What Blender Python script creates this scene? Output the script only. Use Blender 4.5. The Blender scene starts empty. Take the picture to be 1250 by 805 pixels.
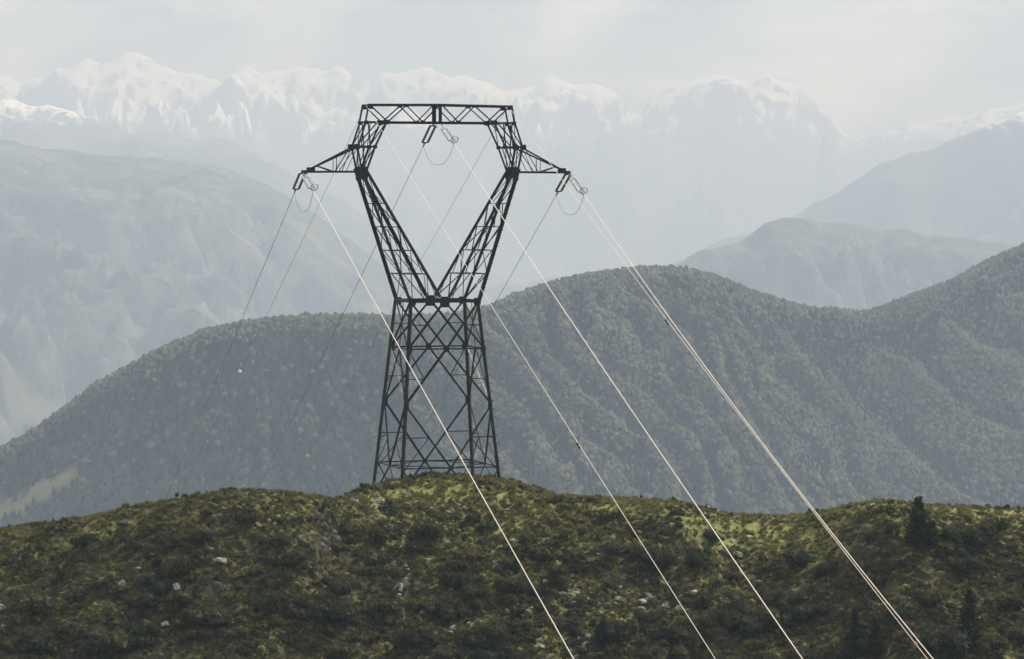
import bpy, bmesh, math, random
import numpy as np
from mathutils import Vector, Matrix, Euler

R = math.radians
random.seed(7)
rng = np.random.default_rng(7)
scene = bpy.context.scene
C = scene.collection

# ------------------------------------------------------------------ camera
F = 4210.0                      # focal length in photograph pixels (1250 wide)
HOR = 249.0                     # row of the horizon in the photograph
TILT = math.atan2(402.5 - HOR, F)
cam_d = bpy.data.cameras.new('camera')
cam_d.sensor_width = 36.0
cam_d.lens = F / 1250.0 * 36.0
cam_d.clip_start = 1.0
cam_d.clip_end = 90000.0
cam = bpy.data.objects.new('camera', cam_d)
C.objects.link(cam)
cam.location = (0, 0, 0)
cam.rotation_euler = (math.pi / 2 - TILT, 0, 0)
scene.camera = cam

# ------------------------------------------------------------------ light
SUN_EL, SUN_AZ = R(48), R(50)   # azimuth measured to the right of the view direction
SUN = Vector((math.sin(SUN_AZ) * math.cos(SUN_EL), math.cos(SUN_AZ) * math.cos(SUN_EL), math.sin(SUN_EL)))
sd = bpy.data.lights.new('sun', 'SUN')
sd.energy = 5.0
sd.angle = R(0.6)
sd.color = (1.0, 0.96, 0.90)
so = bpy.data.objects.new('sun', sd)
C.objects.link(so)
so.rotation_euler = (-SUN).to_track_quat('-Z', 'Y').to_euler()

world = bpy.data.worlds.new('World')
scene.world = world
world.use_nodes = True
wt = world.node_tree
wt.nodes.clear()
wn = wt.nodes.new
wl = wt.links.new
w_out = wn('ShaderNodeOutputWorld')
w_bg = wn('ShaderNodeBackground')
w_bg.inputs['Strength'].default_value = 0.105
w_sky = wn('ShaderNodeTexSky')
w_sky.sky_type = 'NISHITA'
w_sky.sun_disc = False
w_sky.sun_elevation = SUN_EL
w_sky.sun_rotation = SUN_AZ
w_sky.altitude = 1200
w_tc = wn('ShaderNodeTexCoord')
w_map = wn('ShaderNodeMapping')
w_map.inputs['Scale'].default_value = (1.0, 1.0, 2.6)
wl(w_tc.outputs['Generated'], w_map.inputs['Vector'])
w_n1 = wn('ShaderNodeTexNoise')
w_n1.inputs['Scale'].default_value = 15.0
w_n1.inputs['Detail'].default_value = 7.0
w_n1.inputs['Roughness'].default_value = 0.52
w_n1.inputs['Distortion'].default_value = 0.4
wl(w_map.outputs[0], w_n1.inputs['Vector'])
w_r1 = wn('ShaderNodeValToRGB')            # shade of the cloud deck
w_r1.color_ramp.elements[0].position = 0.43
w_r1.color_ramp.elements[0].color = (1.6, 1.7, 1.9, 1)
w_r1.color_ramp.elements[1].position = 0.64
w_r1.color_ramp.elements[1].color = (11.5, 11.3, 10.9, 1)
wl(w_n1.outputs['Fac'], w_r1.inputs['Fac'])
w_n2 = wn('ShaderNodeTexNoise')
w_n2.inputs['Scale'].default_value = 4.0
w_n2.inputs['Detail'].default_value = 5.0
wl(w_map.outputs[0], w_n2.inputs['Vector'])
w_r2 = wn('ShaderNodeValToRGB')            # cover of the cloud deck
w_r2.color_ramp.elements[0].position = 0.30
w_r2.color_ramp.elements[0].color = (0.75, 0.75, 0.75, 1)
w_r2.color_ramp.elements[1].position = 0.55
w_r2.color_ramp.elements[1].color = (1, 1, 1, 1)
wl(w_n2.outputs['Fac'], w_r2.inputs['Fac'])
w_mix = wn('ShaderNodeMix')
w_mix.data_type = 'RGBA'
wl(w_r2.outputs['Color'], w_mix.inputs['Factor'])
wl(w_sky.outputs['Color'], w_mix.inputs['A'])
wl(w_r1.outputs['Color'], w_mix.inputs['B'])
wl(w_mix.outputs['Result'], w_bg.inputs['Color'])
wl(w_bg.outputs[0], w_out.inputs['Surface'])

vs = scene.view_settings
vs.view_transform = 'Standard'
vs.look = 'None'
vs.exposure = 0.45
vs.gamma = 1.0
cy = scene.cycles
cy.max_bounces = 6
cy.diffuse_bounces = 2
cy.glossy_bounces = 2
cy.transmission_bounces = 3
cy.volume_bounces = 0
cy.transparent_max_bounces = 8
cy.use_denoising = True
cy.denoiser = 'OPENIMAGEDENOISE'
cy.denoising_input_passes = 'RGB_ALBEDO_NORMAL'
cy.denoising_prefilter = 'ACCURATE'
cy.caustics_reflective = False
cy.caustics_refractive = False
HAZE_DENSITY = 1.12e-4

# ------------------------------------------------------------------ helpers
def ray(px, py):
    """direction of a photograph pixel, scaled so that its y is 1"""
    a = (px - 625.0) / F
    b = (402.5 - py) / F
    c, s = math.cos(TILT), math.sin(TILT)
    y = c + b * s
    return a / y, (-s + b * c) / y

def at(px, py, Y):
    a, b = ray(px, py)
    return Vector((a * Y, Y, b * Y))

def to_px(x, y, z):
    c, s = math.cos(TILT), math.sin(TILT)
    d = y * c - z * s
    u = y * s + z * c
    return 625 + F * x / d, 402.5 - F * u / d

def _hash(ix, iy, seed):
    h = (ix.astype(np.int64) * 374761393 + iy.astype(np.int64) * 668265263 + seed * 974634777) & 0xffffffff
    h = ((h ^ (h >> 13)) * 1274126177) & 0xffffffff
    h = ((h ^ (h >> 16)) * 2246822519) & 0xffffffff
    return (h ^ (h >> 15)) & 0xffffffff

def perlin(x, y, seed=0):
    x = np.asarray(x, float); y = np.asarray(y, float)
    xi = np.floor(x); yi = np.floor(y)
    fx = x - xi; fy = y - yi
    u = fx * fx * fx * (fx * (fx * 6 - 15) + 10)
    v = fy * fy * fy * (fy * (fy * 6 - 15) + 10)
    def g(dx, dy):
        a = _hash(xi + dx, yi + dy, seed) * (2 * math.pi / 4294967296.0)
        return np.cos(a) * (fx - dx) + np.sin(a) * (fy - dy)
    n0 = g(0, 0) * (1 - u) + g(1, 0) * u
    n1 = g(0, 1) * (1 - u) + g(1, 1) * u
    return (n0 * (1 - v) + n1 * v) * 1.5

def fbm(x, y, seed=0, octv=4, gain=0.5, lac=2.03):
    s = 0; a = 1.0
    for i in range(octv):
        s = s + a * perlin(x, y, seed + i * 17)
        x = np.asarray(x) * lac + 3.1; y = np.asarray(y) * lac - 1.7; a *= gain
    return s

def ridged(x, y, seed=0, octv=5, gain=0.5, lac=2.07):
    s = 0; a = 1.0; w = 1.0
    for i in range(octv):
        n = 1 - np.abs(perlin(x, y, seed + i * 13))
        n = n * n * w
        w = np.clip(n * 1.6, 0, 1)
        s = s + a * n
        x = np.asarray(x) * lac + 5.3; y = np.asarray(y) * lac + 2.9; a *= gain
    return s

def sstep(a, b, x):
    t = np.clip((np.asarray(x, float) - a) / (b - a), 0, 1)
    return t * t * (3 - 2 * t)

def smooth_interp(x, xp, fp, width):
    """piecewise linear profile, softened over width"""
    k = np.linspace(-1, 1, 9) * width
    wgt = np.exp(-(k / width * 1.6) ** 2); wgt /= wgt.sum()
    return sum(w * np.interp(np.asarray(x) + d, xp, fp) for w, d in zip(wgt, k))

# ---- materials
def new_mat(name):
    m = bpy.data.materials.new(name)
    m.use_nodes = True
    nt = m.node_tree
    nt.nodes.clear()
    return m, nt, nt.nodes.new, nt.links.new

def ramp(nt, fac, stops):
    r = nt.nodes.new('ShaderNodeValToRGB')
    while len(r.color_ramp.elements) < len(stops):
        r.color_ramp.elements.new(0.5)
    for e, (p, c) in zip(r.color_ramp.elements, stops):
        e.position = p
        e.color = (*c, 1) if len(c) == 3 else c
    nt.links.new(fac, r.inputs['Fac'])
    return r.outputs['Color']

def noise(nt, vec, scale, detail=4, rough=0.55, dist=0.0):
    n = nt.nodes.new('ShaderNodeTexNoise')
    n.inputs['Scale'].default_value = scale
    n.inputs['Detail'].default_value = detail
    n.inputs['Roughness'].default_value = rough
    n.inputs['Distortion'].default_value = dist
    if vec is not None:
        nt.links.new(vec, n.inputs['Vector'])
    return n.outputs['Fac']

def mixc(nt, fac, a, b, mode='MIX'):
    m = nt.nodes.new('ShaderNodeMix')
    m.data_type = 'RGBA'
    m.blend_type = mode
    for s, v in ((m.inputs['Factor'], fac), (m.inputs['A'], a), (m.inputs['B'], b)):
        if isinstance(v, (int, float)):
            s.default_value = v
        elif isinstance(v, tuple):
            s.default_value = (*v, 1)
        else:
            nt.links.new(v, s)
    return m.outputs['Result']

def fmath(nt, op, a, b=None, c=None):
    m = nt.nodes.new('ShaderNodeMath')
    m.operation = op
    for s, v in zip(m.inputs, (a, b, c)):
        if v is None:
            continue
        if isinstance(v, (int, float)):
            s.default_value = v
        else:
            nt.links.new(v, s)
    return m.outputs[0]

def maprange(nt, v, a, b, c=0.0, d=1.0):
    m = nt.nodes.new('ShaderNodeMapRange')
    m.interpolation_type = 'SMOOTHSTEP'
    nt.links.new(v, m.inputs['Value'])
    m.inputs['From Min'].default_value = a
    m.inputs['From Max'].default_value = b
    m.inputs['To Min'].default_value = c
    m.inputs['To Max'].default_value = d
    return m.outputs['Result']

def principled(nt, color, rough=0.8, metallic=0.0, spec=0.3, normal=None):
    p = nt.nodes.new('ShaderNodeBsdfPrincipled')
    if isinstance(color, tuple):
        p.inputs['Base Color'].default_value = (*color, 1)
    else:
        nt.links.new(color, p.inputs['Base Color'])
    if isinstance(rough, (int, float)):
        p.inputs['Roughness'].default_value = rough
    else:
        nt.links.new(rough, p.inputs['Roughness'])
    p.inputs['Metallic'].default_value = metallic
    p.inputs['Specular IOR Level'].default_value = spec
    if normal is not None:
        nt.links.new(normal, p.inputs['Normal'])
    o = nt.nodes.new('ShaderNodeOutputMaterial')
    nt.links.new(p.outputs[0], o.inputs['Surface'])
    return p

def bump(nt, h, dist, strength=1.0):
    b = nt.nodes.new('ShaderNodeBump')
    b.inputs['Distance'].default_value = dist
    b.inputs['Strength'].default_value = strength
    nt.links.new(h, b.inputs['Height'])
    return b.outputs['Normal']

def geom(nt):
    return nt.nodes.new('ShaderNodeNewGeometry')

def sepz(nt, v):
    s = nt.nodes.new('ShaderNodeSeparateXYZ')
    nt.links.new(v, s.inputs[0])
    return s.outputs

M = {}
# weathered dark steel of the pylon
m, nt, N, L = new_mat('weathered_steel')
g = geom(nt)
n = noise(nt, g.outputs['Position'], 0.9, 5)
n2 = noise(nt, g.outputs['Position'], 9.0, 3)
col = ramp(nt, n, [(0.35, (0.017, 0.016, 0.014)), (0.55, (0.025, 0.022, 0.018)), (0.72, (0.042, 0.030, 0.021))])
principled(nt, col, maprange(nt, n2, 0.3, 0.7, 0.55, 0.8), 0.2, 0.3)
M['steel'] = m
m, nt, N, L = new_mat('sunlit_galvanised_steel')  # pale steel: sunlight on braces and near fittings is put into the colour
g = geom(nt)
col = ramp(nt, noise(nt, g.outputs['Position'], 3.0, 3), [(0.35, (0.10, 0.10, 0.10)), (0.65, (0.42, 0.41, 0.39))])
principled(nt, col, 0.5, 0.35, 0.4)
M['galv_lit'] = m
m, nt, N, L = new_mat('glinting_aluminium_wire')  # sun glint on the near wires is put into this pale colour
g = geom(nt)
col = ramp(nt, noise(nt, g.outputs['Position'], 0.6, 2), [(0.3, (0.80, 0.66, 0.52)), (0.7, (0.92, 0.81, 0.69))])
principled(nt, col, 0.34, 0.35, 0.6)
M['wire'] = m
m, nt, N, L = new_mat('wire_without_glint')  # the same wire left dark, with no glint in its colour
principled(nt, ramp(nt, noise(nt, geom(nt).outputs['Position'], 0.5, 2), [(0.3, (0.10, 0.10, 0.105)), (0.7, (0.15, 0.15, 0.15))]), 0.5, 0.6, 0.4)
M['wire_no_glint'] = m
m, nt, N, L = new_mat('shaded_green_insulator_glass')  # far strings: green glass with its shaded look put into the colour
p = principled(nt, ramp(nt, noise(nt, geom(nt).outputs['Position'], 4.0, 2), [(0.3, (0.05, 0.075, 0.065)), (0.7, (0.08, 0.11, 0.095))]), 0.16, 0.0, 0.9)
M['glass_shaded'] = m
m, nt, N, L = new_mat('lit_insulator_glass')  # near strings: the same glass, coloured pale for the light glinting on it
p = principled(nt, ramp(nt, noise(nt, geom(nt).outputs['Position'], 4.0, 2), [(0.3, (0.50, 0.53, 0.52)), (0.7, (0.72, 0.74, 0.73))]), 0.2, 0.55, 0.9)
M['glass_lit'] = m
m, nt, N, L = new_mat('concrete_footing')
principled(nt, ramp(nt, noise(nt, geom(nt).outputs['Position'], 3.0, 4), [(0.3, (0.22, 0.21, 0.19)), (0.7, (0.36, 0.35, 0.33))]), 0.9)
M['concrete'] = m
m, nt, N, L = new_mat('marker_ball_white')
principled(nt, ramp(nt, noise(nt, geom(nt).outputs['Position'], 2.0, 3), [(0.3, (0.72, 0.72, 0.70)), (0.7, (0.82, 0.82, 0.80))]), 0.5)
M['ball'] = m
m, nt, N, L = new_mat('marker_ball_yellow')
principled(nt, ramp(nt, noise(nt, geom(nt).outputs['Position'], 2.0, 3), [(0.3, (0.50, 0.45, 0.22)), (0.7, (0.60, 0.55, 0.30))]), 0.5)
M['ball_y'] = m

# grey limestone
m, nt, N, L = new_mat('pale_limestone')
g = geom(nt)
oi = N('ShaderNodeObjectInfo')
n = noise(nt, g.outputs['Position'], 2.2, 6, 0.65)
col = ramp(nt, n, [(0.30, (0.13, 0.125, 0.115)), (0.50, (0.28, 0.27, 0.25)), (0.72, (0.44, 0.43, 0.40))])
lich = maprange(nt, noise(nt, g.outputs['Position'], 1.1, 4), 0.54, 0.66)
col = mixc(nt, lich, col, (0.11, 0.115, 0.07))
principled(nt, col, 0.92, 0, 0.2, bump(nt, n, 0.12))
M['rock'] = m
m, nt, N, L = new_mat('dark_cliff_rock')
g = geom(nt)
n = noise(nt, g.outputs['Position'], 1.6, 6, 0.65)
col = ramp(nt, n, [(0.30, (0.055, 0.056, 0.055)), (0.52, (0.115, 0.115, 0.112)), (0.74, (0.24, 0.24, 0.23))])
principled(nt, col, 0.92, 0, 0.2, bump(nt, n, 0.2))
M['cliff'] = m

# turf and heath of the near hillside
m, nt, N, L = new_mat('heath_turf')
g = geom(nt)
P = g.outputs['Position']
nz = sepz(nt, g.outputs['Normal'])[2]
big = noise(nt, P, 0.085, 5, 0.6, 0.3)
mid = noise(nt, P, 0.42, 5, 0.62)
fine = noise(nt, P, 2.6, 5, 0.65)
grass = ramp(nt, mid, [(0.28, (0.098, 0.106, 0.034)), (0.50, (0.160, 0.166, 0.052)), (0.72, (0.240, 0.212, 0.085))])
heath = ramp(nt, fine, [(0.28, (0.045, 0.046, 0.026)), (0.50, (0.088, 0.080, 0.044)), (0.75, (0.150, 0.126, 0.076))])
f = fmath(nt, 'ADD', big, fmath(nt, 'MULTIPLY', fmath(nt, 'SUBTRACT', mid, 0.5), 0.6))
col = mixc(nt, maprange(nt, f, 0.44, 0.60), grass, heath)
lawn_a = N('ShaderNodeAttribute'); lawn_a.attribute_name = 'lawn'
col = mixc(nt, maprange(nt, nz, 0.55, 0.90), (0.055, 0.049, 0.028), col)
col = mixc(nt, lawn_a.outputs['Fac'], col, ramp(nt, mid, [(0.3, (0.125, 0.145, 0.044)), (0.7, (0.225, 0.208, 0.076))]))
stone = fmath(nt, 'MULTIPLY', maprange(nt, noise(nt, P, 3.1, 3, 0.7), 0.66, 0.70), maprange(nt, noise(nt, P, 0.22, 3), 0.50, 0.60))
col = mixc(nt, stone, col, (0.36, 0.35, 0.32))
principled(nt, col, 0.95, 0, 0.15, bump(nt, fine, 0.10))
M['turf'] = m

def foliage_mat(name, stops, trans=0.25, rand=0.5, scale=0.8):
    m, nt, N, L = new_mat(name)
    g = geom(nt)
    oi = N('ShaderNodeObjectInfo')
    f = fmath(nt, 'ADD', fmath(nt, 'MULTIPLY', noise(nt, g.outputs['Position'], scale, 3), 1 - rand), fmath(nt, 'MULTIPLY', oi.outputs['Random'], rand))
    col = ramp(nt, f, stops)
    d = N('ShaderNodeBsdfDiffuse')
    t = N('ShaderNodeBsdfTranslucent')
    x = N('ShaderNodeMixShader')
    x.inputs[0].default_value = trans
    L(col, d.inputs['Color']); L(col, t.inputs['Color'])
    L(d.outputs[0], x.inputs[1]); L(t.outputs[0], x.inputs[2])
    o = N('ShaderNodeOutputMaterial')
    L(x.outputs[0], o.inputs['Surface'])
    return m
M['juniper'] = foliage_mat('juniper_foliage', [(0.2, (0.040, 0.046, 0.026)), (0.5, (0.066, 0.071, 0.039)), (0.8, (0.105, 0.102, 0.056))], 0.22)
M['heather'] = foliage_mat('heather_foliage', [(0.2, (0.058, 0.064, 0.026)), (0.5, (0.092, 0.094, 0.038)), (0.8, (0.140, 0.124, 0.055))], 0.25)
M['conifer'] = foliage_mat('conifer_needles', [(0.2, (0.026, 0.036, 0.018)), (0.8, (0.052, 0.062, 0.030))], 0.12)
M['spruce'] = foliage_mat('spruce_canopy', [(0.2, (0.016, 0.024, 0.016)), (0.5, (0.024, 0.034, 0.021)), (0.8, (0.036, 0.047, 0.027))], 0.05, 0.4, 0.02)  # dark spruce, deepened further to carry the shade of the gullies
M['grass'] = foliage_mat('grass_blades', [(0.2, (0.088, 0.094, 0.032)), (0.5, (0.132, 0.128, 0.048)), (0.8, (0.210, 0.180, 0.070))], 0.5)
M['canopy'] = foliage_mat('forest_canopy', [(0.25, (0.072, 0.080, 0.046)), (0.5, (0.116, 0.122, 0.072)), (0.75, (0.180, 0.178, 0.108))], 0.10, 0.3, 0.02)  # pale broadleaf crowns, lightened further to carry the sun on the ribs
m, nt, N, L = new_mat('bark')
principled(nt, ramp(nt, noise(nt, geom(nt).outputs['Position'], 6.0, 4), [(0.3, (0.05, 0.04, 0.03)), (0.7, (0.11, 0.09, 0.07))]), 0.95)
M['bark'] = m

# floor of the forested ridge, with a pale hay meadow low on its flank
m, nt, N, L = new_mat('forest_floor')
g = geom(nt)
n = noise(nt, g.outputs['Position'], 0.03, 5)
col = ramp(nt, n, [(0.35, (0.035, 0.045, 0.022)), (0.65, (0.070, 0.075, 0.036))])
att = N('ShaderNodeAttribute'); att.attribute_name = 'meadow'
col = mixc(nt, att.outputs['Fac'], col, ramp(nt, n, [(0.3, (0.19, 0.18, 0.09)), (0.7, (0.26, 0.24, 0.14))]))
principled(nt, col, 0.95, 0, 0.1)
M['forest_floor'] = m

def mountain_mat(name, snow_z0, snow_z1, tex, rock=(0.16, 0.155, 0.15), wood_z=None):
    m, nt, N, L = new_mat(name)
    g = geom(nt)
    P = g.outputs['Position']
    z = sepz(nt, P)[2]
    nz = sepz(nt, g.outputs['Normal'])[2]
    n1 = noise(nt, P, tex, 6, 0.6, 0.3)
    n2 = noise(nt, P, tex * 5.0, 5, 0.65)
    nf = fmath(nt, 'ADD', fmath(nt, 'MULTIPLY', n2, 0.45), fmath(nt, 'MULTIPLY', noise(nt, P, tex * 24.0, 4, 0.7), 0.55))
    wood = ramp(nt, nf, [(0.40, (0.010, 0.016, 0.010)), (0.50, (0.048, 0.058, 0.032)), (0.62, (0.16, 0.16, 0.09))])
    meadow = ramp(nt, n2, [(0.3, (0.085, 0.090, 0.045)), (0.7, (0.15, 0.14, 0.08))])
    col = mixc(nt, maprange(nt, n1, 0.52, 0.62), wood, meadow)
    if wood_z is not None:
        zz = fmath(nt, 'ADD', z, fmath(nt, 'MULTIPLY', fmath(nt, 'SUBTRACT', n1, 0.5), wood_z[2]))
        col = mixc(nt, maprange(nt, zz, wood_z[0], wood_z[1]), col, mixc(nt, n2, rock, tuple(c * 0.55 for c in rock)))
    if snow_z0 is not None:
        mp = nt.nodes.new('ShaderNodeMapping')
        mp.inputs['Rotation'].default_value = (0.0, 0.5, 0.0)
        mp.inputs['Scale'].default_value = (1.0, 0.35, 0.42)
        nt.links.new(P, mp.inputs['Vector'])
        n3 = noise(nt, mp.outputs[0], tex * 13.0, 6, 0.68, 0.8)
        n4 = fmath(nt, 'ADD', fmath(nt, 'MULTIPLY', n2, 0.35), fmath(nt, 'MULTIPLY', n3, 0.65))
        zz = fmath(nt, 'ADD', z, fmath(nt, 'MULTIPLY', fmath(nt, 'SUBTRACT', n4, 0.5), (snow_z1 - snow_z0) * 3.2))
        s = maprange(nt, zz, snow_z0, snow_z0 + 0.5 * (snow_z1 - snow_z0))
        st = fmath(nt, 'ADD', nz, fmath(nt, 'MULTIPLY', fmath(nt, 'SUBTRACT', n4, 0.5), 2.4))
        s = fmath(nt, 'MULTIPLY', s, maprange(nt, st, 0.66, 0.80))
        col = mixc(nt, s, col, (0.82, 0.83, 0.85))
    principled(nt, col, 0.95, 0, 0.1)
    return m

# ---- mesh helpers
def mesh_np(name, verts, faces, mat, smooth=True):
    me = bpy.data.meshes.new(name)
    verts = np.asarray(verts, np.float32); faces = np.asarray(faces, np.int32)
    nv, nf, k = len(verts), len(faces), faces.shape[1]
    me.vertices.add(nv); me.vertices.foreach_set('co', verts.ravel())
    me.loops.add(nf * k); me.loops.foreach_set('vertex_index', faces.ravel())
    me.polygons.add(nf)
    me.polygons.foreach_set('loop_start', np.arange(0, nf * k, k, dtype=np.int32))
    me.update(calc_edges=True)
    me.polygons.foreach_set('use_smooth', np.full(nf, smooth, bool))
    me.materials.append(mat)
    me.update()
    return me

def link(name, data, parent=None):
    o = bpy.data.objects.new(name, data)
    C.objects.link(o)
    if parent is not None:
        o.parent = parent
    return o

def tag(o, label=None, cat=None, group=None, kind=None):
    if label: o['label'] = label
    if cat: o['category'] = cat
    if group: o['group'] = group
    if kind: o['kind'] = kind
    return o

def thing(name, label, cat, loc=(0, 0, 0), rotz=0.0, group=None):
    o = link(name, None)
    o.location = loc
    o.rotation_euler = (0, 0, rotz)
    return tag(o, label, cat, group)

def grid_mesh(name, X, Y, Z, mat, smooth=True):
    """X, Y, Z arrays of shape (rows, cols)"""
    r, c = X.shape
    v = np.stack([X, Y, Z], -1).reshape(-1, 3)
    i = np.arange(r * c).reshape(r, c)
    f = np.stack([i[:-1, :-1], i[:-1, 1:], i[1:, 1:], i[1:, :-1]], -1).reshape(-1, 4)
    return mesh_np(name, v, f, mat, smooth)

def ico(sub):
    bm = bmesh.new()
    bmesh.ops.create_icosphere(bm, subdivisions=sub, radius=1)
    v = np.array([x.co[:] for x in bm.verts]); f = np.array([[x.index for x in y.verts] for y in bm.faces])
    bm.free()
    return v, f

def tube(pts, rad, seg=6):
    """verts and quads of a tube along pts; rad scalar or per point"""
    pts = np.asarray(pts, float)
    n = len(pts)
    rad = np.broadcast_to(rad, (n,))
    tan = np.gradient(pts, axis=0)
    tan /= np.linalg.norm(tan, axis=1)[:, None]
    ref = np.array([0, 0, 1.0]) if abs(tan[0, 2]) < 0.9 else np.array([1.0, 0, 0])
    a = np.cross(tan, ref); a /= np.linalg.norm(a, axis=1)[:, None]
    b = np.cross(tan, a)
    ang = np.linspace(0, 2 * math.pi, seg, endpoint=False)
    v = pts[:, None, :] + rad[:, None, None] * (np.cos(ang)[None, :, None] * a[:, None, :] + np.sin(ang)[None, :, None] * b[:, None, :])
    i = np.arange(n * seg).reshape(n, seg)
    j = np.roll(i, -1, axis=1)
    f = np.stack([i[:-1], j[:-1], j[1:], i[1:]], -1).reshape(-1, 4)
    return v.reshape(-1, 3), f

def scatter(name, pts, rot, scl, idx, variants, label=None, cat=None):
    """one stuff object: small meshes instanced on points with geometry nodes"""
    me = bpy.data.meshes.new(name)
    me.vertices.add(len(pts)); me.vertices.foreach_set('co', np.asarray(pts, np.float32).ravel())
    for nm, typ, dat in (('rot', 'FLOAT_VECTOR', rot), ('scl', 'FLOAT_VECTOR', scl)):
        a = me.attributes.new(nm, typ, 'POINT'); a.data.foreach_set('vector', np.asarray(dat, np.float32).ravel())
    a = me.attributes.new('idx', 'INT', 'POINT'); a.data.foreach_set('value', np.asarray(idx, np.int32))
    o = link(name, me)
    tag(o, label, cat, None, 'stuff')
    col = bpy.data.collections.new(name + '_shapes')
    for k, vm in enumerate(variants):
        col.objects.link(bpy.data.objects.new('%s_shape_%d' % (name, k), vm))
    ng = bpy.data.node_groups.new(name + '_nodes', 'GeometryNodeTree')
    ng.interface.new_socket('Geometry', in_out='INPUT', socket_type='NodeSocketGeometry')
    ng.interface.new_socket('Geometry', in_out='OUTPUT', socket_type='NodeSocketGeometry')
    nn, ll = ng.nodes.new, ng.links.new
    gi, go = nn('NodeGroupInput'), nn('NodeGroupOutput')
    ci = nn('GeometryNodeCollectionInfo')
    ci.inputs['Collection'].default_value = col
    ci.inputs['Separate Children'].default_value = True
    ci.inputs['Reset Children'].default_value = True
    ip = nn('GeometryNodeInstanceOnPoints')
    ip.inputs['Pick Instance'].default_value = True
    def attr(nm, typ):
        x = nn('GeometryNodeInputNamedAttribute'); x.data_type = typ; x.inputs['Name'].default_value = nm
        return x.outputs['Attribute']
    ll(gi.outputs[0], ip.inputs['Points'])
    ll(ci.outputs[0], ip.inputs['Instance'])
    ll(attr('idx', 'INT'), ip.inputs['Instance Index'])
    ll(attr('rot', 'FLOAT_VECTOR'), ip.inputs['Rotation'])
    ll(attr('scl', 'FLOAT_VECTOR'), ip.inputs['Scale'])
    ll(ip.outputs[0], go.inputs[0])
    md = o.modifiers.new('scatter', 'NODES')
    md.node_group = ng
    return o

# ================================================================== SETTING
# ---- near hillside: ridge line (column, row, distance) in the photograph
RIDGE = [(-500, 676, 322), (-200, 662, 322), (0, 650, 322), (50, 644, 322), (130, 629, 321), (200, 616, 320), (260, 606, 319), (300, 602, 319),
         (350, 605, 319), (390, 610, 320), (411, 614, 322.5), (424, 607, 324.5), (440, 599, 326), (480, 589, 329.5), (540, 583, 331),
         (600, 586, 331), (640, 595, 330), (680, 607, 329), (720, 610, 329), (760, 611, 328), (790, 614, 327), (830, 615, 326),
         (870, 628, 327), (900, 631, 328), (960, 634, 328), (1000, 630, 326), (1050, 618, 321), (1080, 613, 320), (1130, 620, 321),
         (1200, 622, 322), (1250, 624, 322), (1450, 640, 322), (1800, 690, 322)]
_rp = np.array([(at(a, b, d).x, d, at(a, b, d).z) for a, b, d in RIDGE])

LAWNS = [(935, 22, 105, 18, 1.3), (1000, 45, 45, 16, 0.9), (1228, 8, 40, 9, 0.9), (120, 20, 70, 14, 0.8), (760, 10, 70, 9, 0.8), (540, 16, 120, 14, 0.9), (330, 10, 60, 8, 0.5), (1110, 8, 60, 8, 0.5), (860, 22, 40, 12, 0.8)]
def lawn_mask(X, Y, z):
    qx, qy = to_px(X, Y, z)
    d = qy - np.interp(qx, [a for a, b, c in RIDGE], [b for a, b, c in RIDGE])
    m = 0
    for cx, cd, rx, rd, st in LAWNS:
        m = np.maximum(m, st * np.exp(-((qx - cx) / rx) ** 2 - ((d - cd) / rd) ** 2))
    return sstep(0.28, 0.62, m + 0.20 * fbm(X / 3.0, Y / 2.0, 140, 3))

def hill_z(X, Y):
    X = np.asarray(X, float); Y = np.asarray(Y, float)
    Yr = smooth_interp(X, _rp[:, 0], _rp[:, 1], 1.2)
    Zr = smooth_interp(X, _rp[:, 0], _rp[:, 2], 0.7)
    s = Yr - Y
    lower = sstep(2.0, 16.0, s)
    s = s + (smooth_interp(X, _rp[:, 0], _rp[:, 1], 16.0) - Yr) * lower
    Zr = Zr + (smooth_interp(X, _rp[:, 0], _rp[:, 2], 12.0) - Zr) * lower * 0.8
    # spurs and hollows down the slope
    lump = fbm(X / 11.0, s / 15.0, 5, 3)
    steep = 0.64 + 0.10 * perlin(X / 18.0, s * 0 + 0.5, 9)
    front = steep * (np.sqrt(np.maximum(s, 0) ** 2 + 9.0) - 3.0)
    back = 0.50 * (np.sqrt(np.minimum(s, 0) ** 2 + 150.0) - 12.25)
    z = Zr - front - back
    away = sstep(0.0, 7.0, s)
    z = z + 1.25 * lump * away
    lawn = lawn_mask(X, Y, z)
    k = (0.30 + 0.70 * sstep(-1.0, 3.0, s)) * (1 - 0.72 * lawn)
    # sheep-track terraces and hummocks
    tz = z / 1.15 + 0.9 * perlin(X / 6.0, Y / 6.0, 31)
    saw = tz - np.floor(tz)
    z = z + 0.34 * (sstep(0.0, 0.75, saw) - saw) * k * sstep(-0.3, 0.4, perlin(X / 9.0, Y / 9.0, 44))
    hum = np.abs(perlin(X / 1.7, Y / 1.1, 61))
    z = z + 0.95 * (0.35 - hum) * k * (0.60 + 0.55 * perlin(X / 8.0, Y / 8.0, 3) + 0.6 * np.exp(-((X + 23.5) / 8.0) ** 2) * (1 - lower))
    z = z + 0.30 * fbm(X / 0.85, Y / 0.6, 71, 3) * k
    # valley towards the viewpoint, then the viewpoint's own hill
    near = sstep(62.0, 4.0, Y) if False else 1 - sstep(4.0, 66.0, Y)
    zf = -92.0 + 90.3 * near + 3.0 * perlin(X / 40.0, Y / 40.0, 8)
    return np.maximum(z, zf)

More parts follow.
